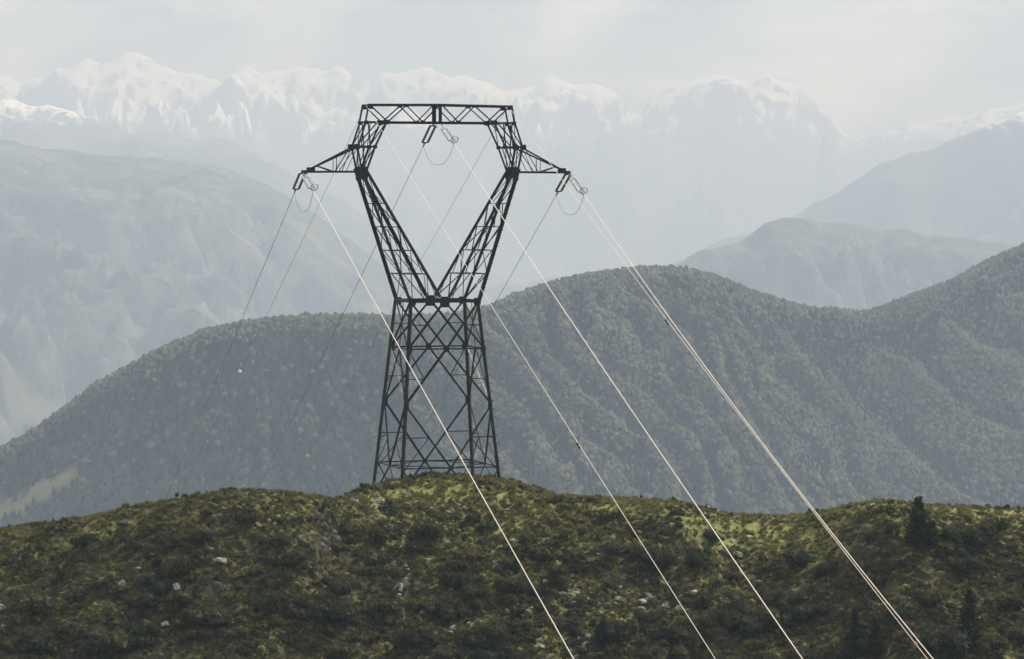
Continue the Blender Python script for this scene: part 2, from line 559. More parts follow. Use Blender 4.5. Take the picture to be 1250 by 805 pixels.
xs = np.concatenate([np.linspace(-420, -76, 60), np.arange(-75, 75.01, 0.15), np.linspace(76, 420, 60)])
ys = np.concatenate([np.linspace(-60, 255, 80), np.linspace(257, 291, 40), np.arange(291.2, 345, 0.14), np.linspace(346, 700, 120)])
XX, YY = np.meshgrid(xs, ys)
ZZ = hill_z(XX, YY)
hme = grid_mesh('hillside', XX, YY, ZZ, M['turf'])
at_ = hme.attributes.new('lawn', 'FLOAT', 'POINT')
at_.data.foreach_set('value', lawn_mask(XX, YY, ZZ).ravel().astype(np.float32))
hill = link('hillside', hme)
tag(hill, kind='structure')

def hit(px, py, y0=286.0, y1=345.0):
    """first point of the hillside seen through a photograph pixel"""
    px = np.atleast_1d(np.asarray(px, float)); py = np.atleast_1d(np.asarray(py, float))
    a = (px - 625.0) / F; b = (402.5 - py) / F
    c, s = math.cos(TILT), math.sin(TILT)
    k = c + b * s
    a, b = a / k, (-s + b * c) / k
    out = np.full((len(px), 3), np.nan)
    todo = np.ones(len(px), bool)
    for Y in np.arange(y0, y1, 0.2):
        if not todo.any(): break
        i = np.where(todo)[0]
        z = hill_z(a[i] * Y, np.full(len(i), Y))
        h = z >= b[i] * Y
        out[i[h]] = np.stack([a[i[h]] * Y, np.full(h.sum(), Y), z[h]], -1)
        todo[i[h]] = False
    return out

# ---- forested middle ridge
KM = 3100.0
MID = [(-900, 760, 1.0), (-400, 690, 1.0), (-150, 610, 1.0), (0, 552, 1.0), (60, 515, 1.0), (120, 471, 1.0), (200, 427, 1.0), (260, 405, 1.0), (330, 392, 1.0),
       (400, 389, 1.0), (480, 391, 1.0), (540, 390, 1.01), (590, 381, 1.02), (640, 359, 1.04), (700, 342, 1.06), (760, 333, 1.08), (830, 331, 1.10), (880, 343, 1.11),
       (920, 360, 1.12), (980, 378, 1.13), (1040, 386, 1.14), (1066, 382, 1.15), (1110, 366, 1.16), (1170, 343, 1.18), (1220, 316, 1.20),
       (1250, 303, 1.21), (1400, 240, 1.25), (1700, 200, 1.3), (2200, 190, 1.3)]
_mp = np.array([(at(a, b, d * KM).x, d * KM, at(a, b, d * KM).z) for a, b, d in MID])
PXM = KM / F            # metres in one photograph pixel at the ridge

def mid_z(X, Y, want_rib=False):
    X = np.asarray(X, float); Y = np.asarray(Y, float)
    Yr = smooth_interp(X, _mp[:, 0], _mp[:, 1], 30.0)
    Zr = smooth_interp(X, _mp[:, 0], _mp[:, 2], 12.0)
    s = Yr - Y
    sp = np.maximum(s, 0); sn = np.minimum(s, 0)
    left = 1 - sstep(-0.10 * KM / 3, 0.02 * KM / 3, X)          # the shaded left flank is steeper
    slope = 0.50 + 0.44 * left
    z = Zr - slope * (np.sqrt(sp ** 2 + 400) - 20) - 0.45 * (np.sqrt(sn ** 2 + 2500) - 50)
    # the right flank leans to the right below its crest
    z = z + 0.22 * np.clip(X - 20.0, -420, 0) * left * sstep(0.0, 160.0, s)
    q = X - 0.40 * s + 24.0 * fbm(X / 110.0, s / 150.0, 23, 3)
    sp1 = 34.0
    r1 = 1 - np.abs(((q / sp1) % 1.0) * 2 - 1)
    q2 = X - 0.55 * s + 24.0 * fbm(X / 170.0, s / 220.0, 29, 2)
    r2 = 1 - np.abs(((q2 / 83.0) % 1.0) * 2 - 1)
    on = sstep(12.0, 70.0, s)
    wr = sstep(120.0, 330.0, X - 0.35 * s)                       # broad ribs only, far right
    amp1 = (18.0 * (1 - wr) + 2.0 * wr) * (1 - 0.5 * left)
    amp2 = 4.0 + 24.0 * wr * sstep(60.0, 170.0, s)
    z = z + on * (amp1 * (0.85 + 0.5 * perlin(X / 70.0, s / 110.0, 47)) * (r1 ** 1.3 - 0.45) + amp2 * (r2 ** 1.4 - 0.4))
    z = z + sstep(0, 60, s) * 7.0 * fbm(X / 90.0, s / 70.0, 37, 3)
    if want_rib:
        rib = r1 * (1 - wr) + (0.35 + 0.65 * r2 * sstep(60.0, 170.0, s)) * wr
        return on, rib, left, s
    return np.maximum(z, -1040.0)

def meadow_mask(X, Y, Z):
    px, py = to_px(X, Y, Z)
    d = (py - (622 - 0.45 * px)) / 14.0 + 0.8 * fbm(X / 30.0, Y / 30.0, 91, 3)
    band = (1 - sstep(0.6, 1.0, np.abs(d))) * (1 - sstep(80, 110, px + 10 * fbm(X / 20.0, Y / 20.0, 92, 2)))
    return band

mx = np.concatenate([np.linspace(-3600, -640, 90), np.arange(-630, 760, 4.0), np.linspace(770, 3600, 90)])
my = np.concatenate([np.linspace(1500, 2500, 50), np.arange(2505, 3900, 4.0), np.linspace(3910, 5600, 60)])
XX, YY = np.meshgrid(mx, my)
ZZ = mid_z(XX, YY)
me = grid_mesh('forested_ridge_ground', XX, YY, ZZ, M['forest_floor'])
a = me.attributes.new('meadow', 'FLOAT', 'POINT')
a.data.foreach_set('value', meadow_mask(XX, YY, ZZ).ravel().astype(np.float32))
tag(link('forested_ridge', me), kind='structure')

# ---- farther mountains
def profile(pts, d):
    p = np.array([(at(x, y, d).x, at(x, y, d).z) for x, y in pts])
    return p[:, 0], p[:, 1]

def range_mesh(name, pts, d, slope, depth, step, amp, wl_, seed, mat, lean=0.0, soft=60.0, back=0.5, zmin=-1045.0, keep=0.04, fine=0.0, jag=0.0):
    xp, zp = profile(pts, d)
    half = 0.30 * d
    x = np.concatenate([np.linspace(-half, -0.19 * d, 40), np.arange(-0.185 * d, 0.185 * d, step), np.linspace(0.19 * d, half, 40)])
    s = np.concatenate([np.linspace(-depth * 0.35, -step * 2, 20), np.arange(-step, depth, step * 1.1), np.linspace(depth * 1.03, depth * 1.6, 14)])
    XX, SS = np.meshgrid(x, s)
    Zr = smooth_interp(XX, xp, zp, soft)
    if jag:
        Zr = Zr + jag * (fbm(XX / (step * 9), XX * 0 + 0.3, seed + 21, 4, 0.6) - 0.8 * np.abs(perlin(XX / (step * 6), XX * 0 + 2.7, seed + 25)) + 0.3)
    sp = np.maximum(SS, 0); sn = np.minimum(SS, 0)
    r = soft * 0.6
    z = Zr - slope * (np.sqrt(sp ** 2 + r * r) - r) + back * sn
    q = XX - lean * SS
    wx = q / wl_ + 0.35 * fbm(XX / wl_, SS / wl_, seed + 3, 3)
    wy = SS / (wl_ * 1.45) + 0.35 * fbm(XX / wl_ + 7, SS / wl_, seed + 5, 3)
    rd = ridged(wx, wy, seed, 7, 0.56) - 1.05 + 0.45 * (ridged(wx * 3.7, wy * 3.7, seed + 80, 5, 0.6) - 1.0)
    on = keep + (1 - keep) * sstep(0, wl_ * 0.8, SS)
    z = z + amp * rd * on
    if fine:
        z = z + fine * fbm(XX / (step * 3), SS / (step * 3), seed + 50, 3)
    cap = Zr - 0.10 * sp + back * sn + 0.5 * fine * fbm(XX / (step * 5), SS / (step * 5), seed + 60, 3)
    hh = np.clip(0.5 + 0.5 * (z - cap) / (soft * 1.5), 0, 1)
    z = z * (1 - hh) + cap * hh - soft * 0.75 * hh * (1 - hh)
    z = np.maximum(z, zmin)
    o = link(name, grid_mesh(name, XX, d - SS, z, mat))
    tag(o, kind='structure')
    return o

M['hill_far'] = mountain_mat('wooded_far_hill', None, None, 0.004)
M['massif'] = mountain_mat('wooded_massif', 700.0, 900.0, 0.0028)
D2, D1, D3, D4 = 10300.0, 12300.0, 16000.0, 29000.0
def zrow(y, d): return at(625, y, d).z
M['right_slope'] = mountain_mat('right_slope_ground', zrow(158, D3), zrow(105, D3), 0.002, (0.13, 0.13, 0.125), (zrow(225, D3), zrow(170, D3), 300.0))
M['snow_range'] = mountain_mat('snowy_range_ground', zrow(178, D4), zrow(120, D4), 0.0009, (0.15, 0.15, 0.15), (zrow(240, D4), zrow(190, D4), 500.0))
M['snow_left'] = mountain_mat('snowy_shoulder_ground', zrow(152, 19000), zrow(100, 19000), 0.0020, (0.14, 0.14, 0.135), (zrow(200, 19000), zrow(185, 19000), 150.0))

range_mesh('wooded_hill', [(-600, 420), (300, 400), (600, 370), (760, 345), (815, 328), (850, 306), (880, 300), (912, 290), (932, 272), (957, 263), (985, 267), (1010, 270),
                           (1050, 274), (1075, 281), (1100, 279), (1130, 284), (1180, 290), (1250, 296), (1400, 310), (1900, 380)], D2, 0.55, 2600, 22, 150, 620, 3, M['hill_far'], 0.3, 22, fine=7)
range_mesh('wooded_massif', [(-1400, 60), (-400, 120), (-100, 158), (0, 168), (60, 178), (120, 186), (190, 190), (250, 196), (300, 212), (345, 232), (390, 262), (440, 300), (500, 340),
                             (560, 372), (640, 400), (760, 440), (1000, 520), (1500, 600), (2500, 700)], D1, 0.165, 7400, 36, 210, 900, 11, M['massif'], 0.35, 60, fine=20)
range_mesh('right_mountain_slope', [(-800, 420), (500, 360), (800, 322), (930, 280), (980, 256), (1010, 243), (1040, 226), (1065, 208), (1090, 196), (1120, 188), (1150, 176), (1180, 163), (1200, 155),
                                    (1225, 146), (1250, 136), (1320, 100), (1500, 60), (2200, 20)], D3, 0.40, 5200, 42, 330, 1500, 17, M['right_slope'], -0.5, 40, fine=16, jag=22.0)
range_mesh('snowy_shoulder', [(-1400, 60), (-300, 80), (-60, 108), (0, 118), (40, 124), (80, 134), (120, 148), (170, 158), (230, 166), (290, 178), (330, 196), (380, 225), (440, 262),
                              (520, 310), (700, 380), (1200, 520), (2500, 700)], 19000.0, 0.26, 5000, 46, 170, 1100, 41, M['snow_left'], 0.4, 50, fine=22, jag=40.0)
range_mesh('snowy_range', [(-1200, 60), (-400, 96), (-100, 82), (-20, 84), (20, 92), (50, 98), (85, 84), (105, 70), (125, 76), (150, 67), (175, 66), (205, 72), (240, 88), (275, 104), (300, 82),
                           (325, 92), (360, 78), (385, 86), (410, 82), (440, 96), (470, 88), (500, 92), (525, 88), (548, 96), (575, 90), (590, 101), (620, 108), (650, 98), (668, 86), (690, 100),
                           (720, 96), (745, 108), (775, 138), (800, 118), (820, 104), (850, 98), (880, 92), (905, 100), (935, 98), (960, 106), (985, 118), (1005, 134), (1035, 160), (1052, 170), (1070, 168), (1095, 156),
                           (1125, 148), (1150, 140), (1175, 142), (1200, 130), (1225, 132), (1250, 120), (1400, 90), (2400, 60)], D4, 0.46, 8200, 60, 900, 2300, 77, M['snow_range'], 0.25, 45, fine=40, keep=0.03, jag=62.0)

# ---- valley floor under everything
v = np.array([(-12000, -400, -1048), (12000, -400, -1048), (12000, 32000, -1048), (-12000, 32000, -1048)])
gp = link('ground', mesh_np('ground', v, [(0, 1, 2, 3)], M['hill_far'], False))
tag(gp, kind='structure')

# ---- forest covering the middle ridge: crowns instanced as one mass
def crown_mesh(name, seed, tall=1.0, sub=2):
    v, f = ico(sub)
    r = 1 + 0.34 * fbm(v[:, 0] * 1.6 + seed * 3.1, v[:, 1] * 1.6 + v[:, 2] * 2.3, seed, 3)
    v = v * r[:, None]
    v[:, 2] = np.where(v[:, 2] < 0, v[:, 2] * 0.55, v[:, 2] * tall)
    return mesh_np(name, v, f, M['canopy'], False)
def spire_mesh(name, seed):
    r = np.random.default_rng(seed)
    zs = [-0.6, -0.5, -0.2, -0.2, 0.25, 0.25, 0.7, 0.7, 1.1, 1.5]
    rs = [0.2, 0.85, 0.50, 0.75, 0.36, 0.58, 0.24, 0.38, 0.16, 0.01]
    v, f = lathe_(zs, rs, 9)
    v[:, :2] *= 1 + 0.28 * r.normal(0, 1, (len(v), 1)).clip(-1.5, 1.5)
    return mesh_np(name, v, f, M['spruce'], False)
def lathe_(zs, rs, seg):
    ang = np.linspace(0, 2 * math.pi, seg, endpoint=False)
    v = np.array([(r * math.cos(a), r * math.sin(a), z) for z, r in zip(zs, rs) for a in ang])
    i = np.arange(len(zs) * seg).reshape(len(zs), seg); j = np.roll(i, -1, 1)
    return v, np.stack([i[:-1], j[:-1], j[1:], i[1:]], -1).reshape(-1, 4)
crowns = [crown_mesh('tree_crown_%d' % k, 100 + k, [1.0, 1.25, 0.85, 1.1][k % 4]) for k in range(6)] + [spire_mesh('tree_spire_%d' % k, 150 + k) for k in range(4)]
nx, ny = 300, 190
gx = np.arange(-560, 720, 3.8); gy = np.arange(2560, 3890, 4.4)
GX, GY = np.meshgrid(gx, gy)
GX = (GX + rng.uniform(-2.0, 2.0, GX.shape)).ravel(); GY = (GY + rng.uniform(-2.2, 2.2, GY.shape)).ravel()
Yr = smooth_interp(GX, _mp[:, 0], _mp[:, 1], 30.0)
S_ = Yr - GY
GZ = mid_z(GX, GY)
px, py = to_px(GX, GY, GZ)
ok = (S_ > -45) & (px > -120) & (px < 1370) & (py < 668)
ok &= rng.random(len(GX)) > 0.9 * meadow_mask(GX, GY, GZ)
ok &= rng.random(len(GX)) > 0.05
GX, GY, GZ, px, py = GX[ok], GY[ok], GZ[ok], px[ok], py[ok]
n = len(GX)
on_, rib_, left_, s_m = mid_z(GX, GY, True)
pale = 0.80 * (1 - on_) + on_ * 1.15 * sstep(0.40, 0.72, rib_) - 0.85 * left_ + 0.30 * fbm(GX / 45, GY / 45, 56, 3) + 0.10  # broadleaf on ribs, spruce in gullies; left flank kept dark to carry its shade
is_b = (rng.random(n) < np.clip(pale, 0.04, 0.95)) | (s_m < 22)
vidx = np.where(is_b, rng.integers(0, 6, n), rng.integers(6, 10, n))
sz = rng.uniform(1.5, 3.0, n) * (1 + 0.25 * fbm(GX / 60, GY / 60, 55, 2))
scl = np.stack([sz, sz * rng.uniform(0.85, 1.15, n), sz * rng.uniform(1.0, 1.5, n)], -1)
rot = np.stack([rng.normal(0, 0.08, n), rng.normal(0, 0.08, n), rng.uniform(0, 6.28, n)], -1)
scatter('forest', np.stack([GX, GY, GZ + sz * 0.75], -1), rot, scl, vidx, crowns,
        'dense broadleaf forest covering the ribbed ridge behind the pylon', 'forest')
print('forest trees', n)

# ================================================================== PYLON
TH = R(16.7)
S = 0.08
TX, TY = (534 - 625) * S, 336.8
BASE_ROW = 612.0
TZ = (HOR - BASE_ROW) * S
def lz(row): return (BASE_ROW - row) * S
tower = thing('transmission_tower', 'tall dark steel lattice pylon with a wide cat-head top on the grassy knoll', 'pylon', (TX, TY, TZ), TH)
TM = Matrix.Translation((TX, TY, TZ)) @ Matrix.Rotation(TH, 4, 'Z')

def angle_mesh(name, mat):
    t = 0.13
    sec = np.array([(-.5, -.5), (.5, -.5), (.5, -.5 + t), (-.5 + t, -.5 + t), (-.5 + t, .5), (-.5, .5)])
    v = np.concatenate([np.c_[sec, np.zeros(6)], np.c_[sec, np.ones(6)]])
    me = bpy.data.meshes.new(name)
    faces = [(i, (i + 1) % 6, (i + 1) % 6 + 6, i + 6) for i in range(6)] + [(3, 2, 1, 0), (5, 4, 3, 0), (6, 7, 8, 9), (6, 9, 10, 11)]
    me.from_pydata(v.tolist(), [], faces)
    me.materials.append(mat)
    me.update()
    return me
ANG = angle_mesh('steel_angle', M['steel'])
ANG_LIT = angle_mesh('sunlit_angle', M['galv_lit'])
def box_mesh(name, mat):
    me = bpy.data.meshes.new(name)
    v = [(x, y, z) for x in (-.5, .5) for y in (-.5, .5) for z in (-.5, .5)]
    me.from_pydata(v, [], [(0, 1, 3, 2), (4, 6, 7, 5), (0, 4, 5, 1), (2, 3, 7, 6), (0, 2, 6, 4), (1, 5, 7, 3)])
    me.materials.append(mat); me.update()
    return me
# a plate with clipped corners
def plate_mesh(name, mat):
    c = 0.13
    sec = [(-.5 + c, -.5), (.5 - c, -.5), (.5, -.5 + c), (.5, .5 - c), (.5 - c, .5), (-.5 + c, .5), (-.5, .5 - c), (-.5, -.5 + c)]
    v = [(x, -.5, y) for x, y in sec] + [(x, .5, y) for x, y in sec]
    me = bpy.data.meshes.new(name)
    me.from_pydata(v, [], [tuple(range(8)), tuple(range(15, 7, -1))] + [(i, i + 8, (i + 1) % 8 + 8, (i + 1) % 8) for i in range(8)])
    me.materials.append(mat); me.update()
    return me
PLATE = plate_mesh('gusset', M['steel'])

def P3(u, w, row): return Vector((u, -w, lz(row)))

def member(name, p, q, size, roll=None, mesh=None, parent=None, ext=0.0):
    d = q - p
    ln = d.length
    p = p - d.normalized() * ext
    o = bpy.data.objects.new(name, mesh or ANG)
    C.objects.link(o)
    o.parent = parent or tower
    quat = d.to_track_quat('Z', 'Y')
    if roll is None:
        roll = random.choice((0, 90, 180, 270))
    mat = Matrix.Translation(p) @ quat.to_matrix().to_4x4() @ Matrix.Rotation(R(roll), 4, 'Z') @ Matrix.Diagonal((size, size, ln + 2 * ext, 1))
    o.matrix_basis = mat
    return o

def adopt(o, part):
    """make o a sub-part of a part without moving it"""
    o.parent = part
    o.matrix_parent_inverse = part.matrix_basis.inverted()

def plate(p, sx, sz_, th=0.05, name='gusset_plate', yaw=0.0, parent=None):
    o = bpy.data.objects.new(name, PLATE)
    C.objects.link(o)
    o.parent = tower
    o.matrix_basis = Matrix.Translation(p) @ Matrix.Rotation(yaw, 4, 'Z') @ Matrix.Diagonal((sx, th, sz_, 1))
    if parent is not None: adopt(o, parent)
    return o

def leg_uw(row):
    t = (row - 367.0) / (588.0 - 367.0)
    return 3.45 + t * (4.98 - 3.45), 2.62 + t * (4.98 - 2.62)
def LG(su, sw, row):
    u, w = leg_uw(row)
    return P3(su * u, sw * w, row)
ROWS = dict(waist=367.0, b1=424.5, n2=491.5, b0=567.5)

legs = {}
for su in (-1, 1):
    for sw in (-1, 1):
        # leg runs down into the turf where it stands
        foot_row = 588.0
        for row in np.arange(570, 640, 0.5):
            wp = TM @ LG(su, sw, row)
            if wp.z < float(hill_z(wp.x, wp.y)) - 0.15:
                foot_row = row; break
        top = LG(su, sw, ROWS['waist']); bot = LG(su, sw, foot_row)
        o = member('leg', bot, top, 0.38, roll={(-1, 1): 0, (1, 1): 90, (1, -1): 180, (-1, -1): 270}[(su, sw)])
        legs[(su, sw)] = (o, foot_row)
        # footing
        v, f = tube([(0, 0, -0.8), (0, 0, -0.1), (0, 0, 0.15), (0, 0, 0.2)], [0.55, 0.5, 0.42, 0.01], 10)
        fo = link('footing', mesh_np('footing', v, f, M['concrete'], False), tower)
        fo.location = bot + Vector((0, 0, 0.1))

def belt(row, size, center=True, name='belt_beam'):
    for sw in (-1, 1):
        member(name, LG(-1, sw, row), LG(1, sw, row), size)
    for su in (-1, 1):
        member(name, LG(su, -1, row), LG(su, 1, row), size * 0.85)
belt(ROWS['waist'], 0.30)
belt(ROWS['b1'], 0.15)
belt(ROWS['b0'], 0.13)

def mid(p, q, t=0.5): return p.lerp(q, t)
for sw in (-1, 1):
    c_w = mid(LG(-1, sw, ROWS['waist']), LG(1, sw, ROWS['waist']))
    c_1 = mid(LG(-1, sw, ROWS['b1']), LG(1, sw, ROWS['b1']))
    c_0 = mid(LG(-1, sw, ROWS['b0']), LG(1, sw, ROWS['b0']))
    plate(c_w + Vector((0, -0.06 * sw, -0.08)), 0.95, 1.05)
    plate(c_1 + Vector((0, -0.05 * sw, 0)), 0.56, 0.62)
    plate(c_0 + Vector((0, -0.05 * sw, 0)), 0.46, 0.46)
    for su in (-1, 1):
        W, B1, N2, B0 = (LG(su, sw, ROWS[k]) for k in ('waist', 'b1', 'n2', 'b0'))
        member('diagonal_brace', W, c_1, 0.183)
        member('diagonal_brace', c_w, B1, 0.183)
        member('diagonal_brace', c_1, N2, 0.195)
        member('diagonal_brace', N2, c_0, 0.183)
        # the crossing braces run on below the lower belt into the ground
        d = (c_0 - N2).normalized()
        member('diagonal_brace', c_0, c_0 + d * 3.0, 0.171)
        # redundant bracing
        h = mid(W, B1); x = mid(c_w, B1, 0.5)
        member('secondary_brace', h, mid(x, mid(W, c_1)), 0.086)
        h2 = mid(B1, N2, 0.54); x2 = mid(c_1, N2, 0.54)
        member('secondary_brace', h2, x2, 0.086)
        member('secondary_brace', B1, x2, 0.098)
        h3 = mid(N2, B0, 0.52); x3 = mid(N2, c_0, 0.52)
        member('secondary_brace', h3, x3, 0.103)
        member('secondary_brace', x3, mid(B0, LG(su, sw, 590), 0.287), 0.085)
        member('secondary_brace', B0, mid(c_0, LG(su, sw, 606), 0.713), 0.085)
        plate(W + Vector((-su * 0.18, -0.05 * sw, -0.05)), 0.72, 0.70, parent=legs[(su, sw)][0])
        plate(B1 + Vector((-su * 0.16, -0.05 * sw, -0.05)), 0.52, 0.66, parent=legs[(su, sw)][0])
        plate(N2 + Vector((-su * 0.12, -0.05 * sw, 0)), 0.42, 0.86, parent=legs[(su, sw)][0])
for su in (-1, 1):
    A = {k: LG(su, -1, ROWS[k]) for k in ROWS}; B = {k: LG(su, 1, ROWS[k]) for k in ROWS}
    member('diagonal_brace', A['waist'], B['b1'], 0.146)
    member('diagonal_brace', B['waist'], A['b1'], 0.146)
    m1 = mid(A['b1'], B['b1']); m0 = mid(A['b0'], B['b0'])
    member('diagonal_brace', A['n2'], m1, 0.159)
    member('diagonal_brace', B['n2'], m1, 0.159)
    member('diagonal_brace', A['n2'], m0, 0.146)
    member('diagonal_brace', B['n2'], m0, 0.146)
    member('diagonal_brace', m0, mid(A['b0'], LG(su, -1, 606), 1.098), 0.11)
    member('diagonal_brace', m0, mid(B['b0'], LG(su, 1, 606), 1.098), 0.11)
    for T in (A, B):
        member('secondary_brace', mid(T['b1'], T['n2'], 0.621), mid(m1, T['n2'], 0.54), 0.075)
        member('secondary_brace', mid(T['n2'], T['b0'], 0.598), mid(T['n2'], m0, 0.52), 0.08)
        member('secondary_brace', mid(T['n2'], m0, 0.598), T['b0'], 0.08)
    member('secondary_brace', mid(A['waist'], B['waist']), mid(A['b1'], B['b1']), 0.069)
    # side-face braces coloured pale to stand for sun on them
    member('sunlit_brace', A['b1'] + Vector((0, 0.2 * 0, 0)), B['n2'], 0.085, mesh=ANG_LIT)
    # plan bracing at the lower belt
    member('secondary_brace', m0, mid(LG(-1, -1, ROWS['b0']), LG(1, -1, ROWS['b0'])), 0.081)
    member('secondary_brace', m0, mid(LG(-1, 1, ROWS['b0']), LG(1, 1, ROWS['b0'])), 0.081)

# ---- the two leaning arms of the V
arm_ch = {}
AL = [209.0, 248.6, 277.0, 305.6, 334.0, 367.0]
def arm(su, io, sw, row):
    t = (row - 209.0) / (367.0 - 209.0)
    if io == 'o':
        u = 7.88 + t * (3.45 - 7.88)
    else:
        u = 7.42 + t * (0.20 - 7.42)
    w = 1.15 + t * (2.62 - 1.15)
    return P3(su * u, sw * w, row)
for su in (-1, 1):
    for sw in (-1, 1):
        arm_ch[(su, sw)] = member('arm_chord', arm(su, 'o', sw, 367), arm(su, 'o', sw, 206), 0.29)
        member('arm_chord', arm(su, 'i', sw, 362), arm(su, 'i', sw, 206), 0.29)
        for k, row in enumerate(AL[1:-1]):
            member('arm_strut', arm(su, 'o', sw, row), arm(su, 'i', sw, row), 0.085)
        for k in range(len(AL) - 1):
            r0, r1 = AL[k], AL[k + 1]
            a0, a1 = arm(su, 'o', sw, r0), arm(su, 'o', sw, r1)
            b0, b1 = arm(su, 'i', sw, r0), arm(su, 'i', sw, r1)
            if k >= 2:
                mm = mid(b1, a1, 0.5)
                member('arm_brace', mm, mid(a0, b0, 0.12), 0.085)
                member('arm_brace', mm, mid(a0, b0, 0.88), 0.085)
                member('arm_brace', b0, mid(b0, b1, 0.98) + Vector((su * 0.45, 0, 0)), 0.075)
            elif k == 1:
                member('arm_brace', a1, mid(a0, b0, 0.5), 0.08)
                member('arm_brace', b0, mid(a1, b1, 0.45), 0.08)
            else:
                member('arm_brace', mid(a0, a1, 0.45), mid(a1, b1, 0.7), 0.07)
    for io in ('o', 'i'):
        for k in range(len(AL) - 1):
            r0, r1 = AL[k], AL[k + 1]
            p, q = (arm(su, io, -1, r0), arm(su, io, 1, r1)) if k % 2 else (arm(su, io, 1, r0), arm(su, io, -1, r1))
            member('arm_brace', p, q, 0.075)
            if k: member('arm_strut', arm(su, io, -1, r0), arm(su, io, 1, r0), 0.07)
    for sw in (-1, 1):
        plate(P3(su * 7.60, sw * 1.2, 212.5), 0.62, 1.35, 0.06)

# ---- head frame
HW = 1.2
def H(u, sw, row): return P3(u, sw * HW, row)
for su in (-1, 1):
    for sw in (-1, 1):
        o129, o150, o180, o209 = H(su * 7.2, sw, 129.5), H(su * 7.5, sw, 150), H(su * 8.3, sw, 180), P3(su * 7.85, sw * 1.15, 209)
        i150, i180, i209 = H(su * 5.43, sw, 150.5), H(su * 6.57, sw, 180), P3(su * 7.42, sw * 1.15, 209)
        member('head_chord', o150, o129, 0.17)
        member('head_chord', o180, o150, 0.18)
        member('head_chord', o209, o180, 0.18)
        member('head_chord', i180, i150, 0.18)
        member('head_chord', i209, i180, 0.18)
        member('head_strut', o150, i150, 0.15)
        member('head_strut', o180, i180, 0.19)
        # zigzag in the column
        member('head_brace', i150.lerp(o150, 0.16), o180.lerp(i180, 0.22), 0.11)
        member('head_brace', o150.lerp(i150, 0.12), i180.lerp(o180, 0.28), 0.11)
        member('head_brace', o180.lerp(i180, 0.55), i150.lerp(o150, 0.78), 0.085)
        m9 = i209.lerp(o209, 0.5)
        member('head_brace', m9, o180.lerp(i180, 0.30), 0.10)
        member('head_brace', i180.lerp(o180, 0.22), m9 + Vector((0, 0, 0.2)), 0.085)
        plate(o180 + Vector((su * 0.08, -0.03 * sw, 0)), 0.62, 0.52)
        plate(i180 + Vector((0, -0.03 * sw, 0)), 0.40, 0.36)
        plate(i150 + Vector((0, -0.03 * sw, 0.02)), 0.66, 0.46)
        plate(o129 + Vector((-su * 0.16, -0.03 * sw, -0.18)), 0.52, 0.46)
        plate(H(su * 7.45, sw, 151) + Vector((0, -0.03 * sw, 0)), 0.42, 0.38)
    for row, u in ((129.5, 7.2), (150, 7.5), (180, 8.3), (150.5, 5.43), (180, 6.57)):
        member('head_strut', H(su * u, -1, row), H(su * u, 1, row), 0.12)
    member('head_brace', H(su * 7.5, -1, 150), H(su * 8.3, 1, 180), 0.08)
    member('head_brace', H(su * 7.5, 1, 150), H(su * 8.3, -1, 180), 0.08)
    member('head_brace', H(su * 5.43, 1, 150), H(su * 6.57, -1, 180), 0.08)
    member('head_brace', H(su * 6.57, 1, 180), H(su * 7.42, -1, 208), 0.08)
    member('head_brace', H(su * 8.3, 1, 180), H(su * 7.85, -1, 208), 0.08)
for sw in (-1, 1):
    member('bridge_chord', H(-7.3, sw, 129.5), H(0, sw, 128.8), 0.19)
    member('bridge_chord', H(0, sw, 128.8), H(7.3, sw, 130.2), 0.19)
    member('bridge_chord', H(-5.43, sw, 150.5), H(5.43, sw, 150.5), 0.21)
    member('bridge_post', H(0, sw, 152), H(0, sw, 129), 0.34)
    for su in (-1, 1):
        zz = [(7.05, 130), (5.3, 150), (3.45, 130), (1.8, 150), (0.2, 130)]
        for (u0, r0), (u1, r1) in zip(zz[:-1], zz[1:]):
            member('bridge_brace', H(su * u0, sw, r0), H(su * u1, sw, r1), 0.115)
        plate(H(su * 3.45, sw, 130) + Vector((0, -0.04 * sw, -0.05)), 0.50, 0.24)
        plate(H(su * 1.8, sw, 150) + Vector((0, -0.04 * sw, 0.05)), 0.44, 0.26)
us = [-7.2, -5.4, -3.45, -1.8, -0.45, 0.45, 1.8, 3.45, 5.4, 7.2]
for k, u in enumerate(us):
    member('bridge_strut', H(u, -1, 129.5), H(u, 1, 129.5), 0.09)
    if abs(u) < 5.5: member('bridge_strut', H(u, -1, 150.5), H(u, 1, 150.5), 0.09)
    if k:
        member('bridge_brace', H(us[k - 1], 1 if k % 2 else -1, 129.8), H(u, -1 if k % 2 else 1, 129.8), 0.075)
        if 1 < k < 9: member('bridge_brace', H(us[k - 1], 1 if k % 2 else -1, 150.3), H(u, -1 if k % 2 else 1, 150.3), 0.075)

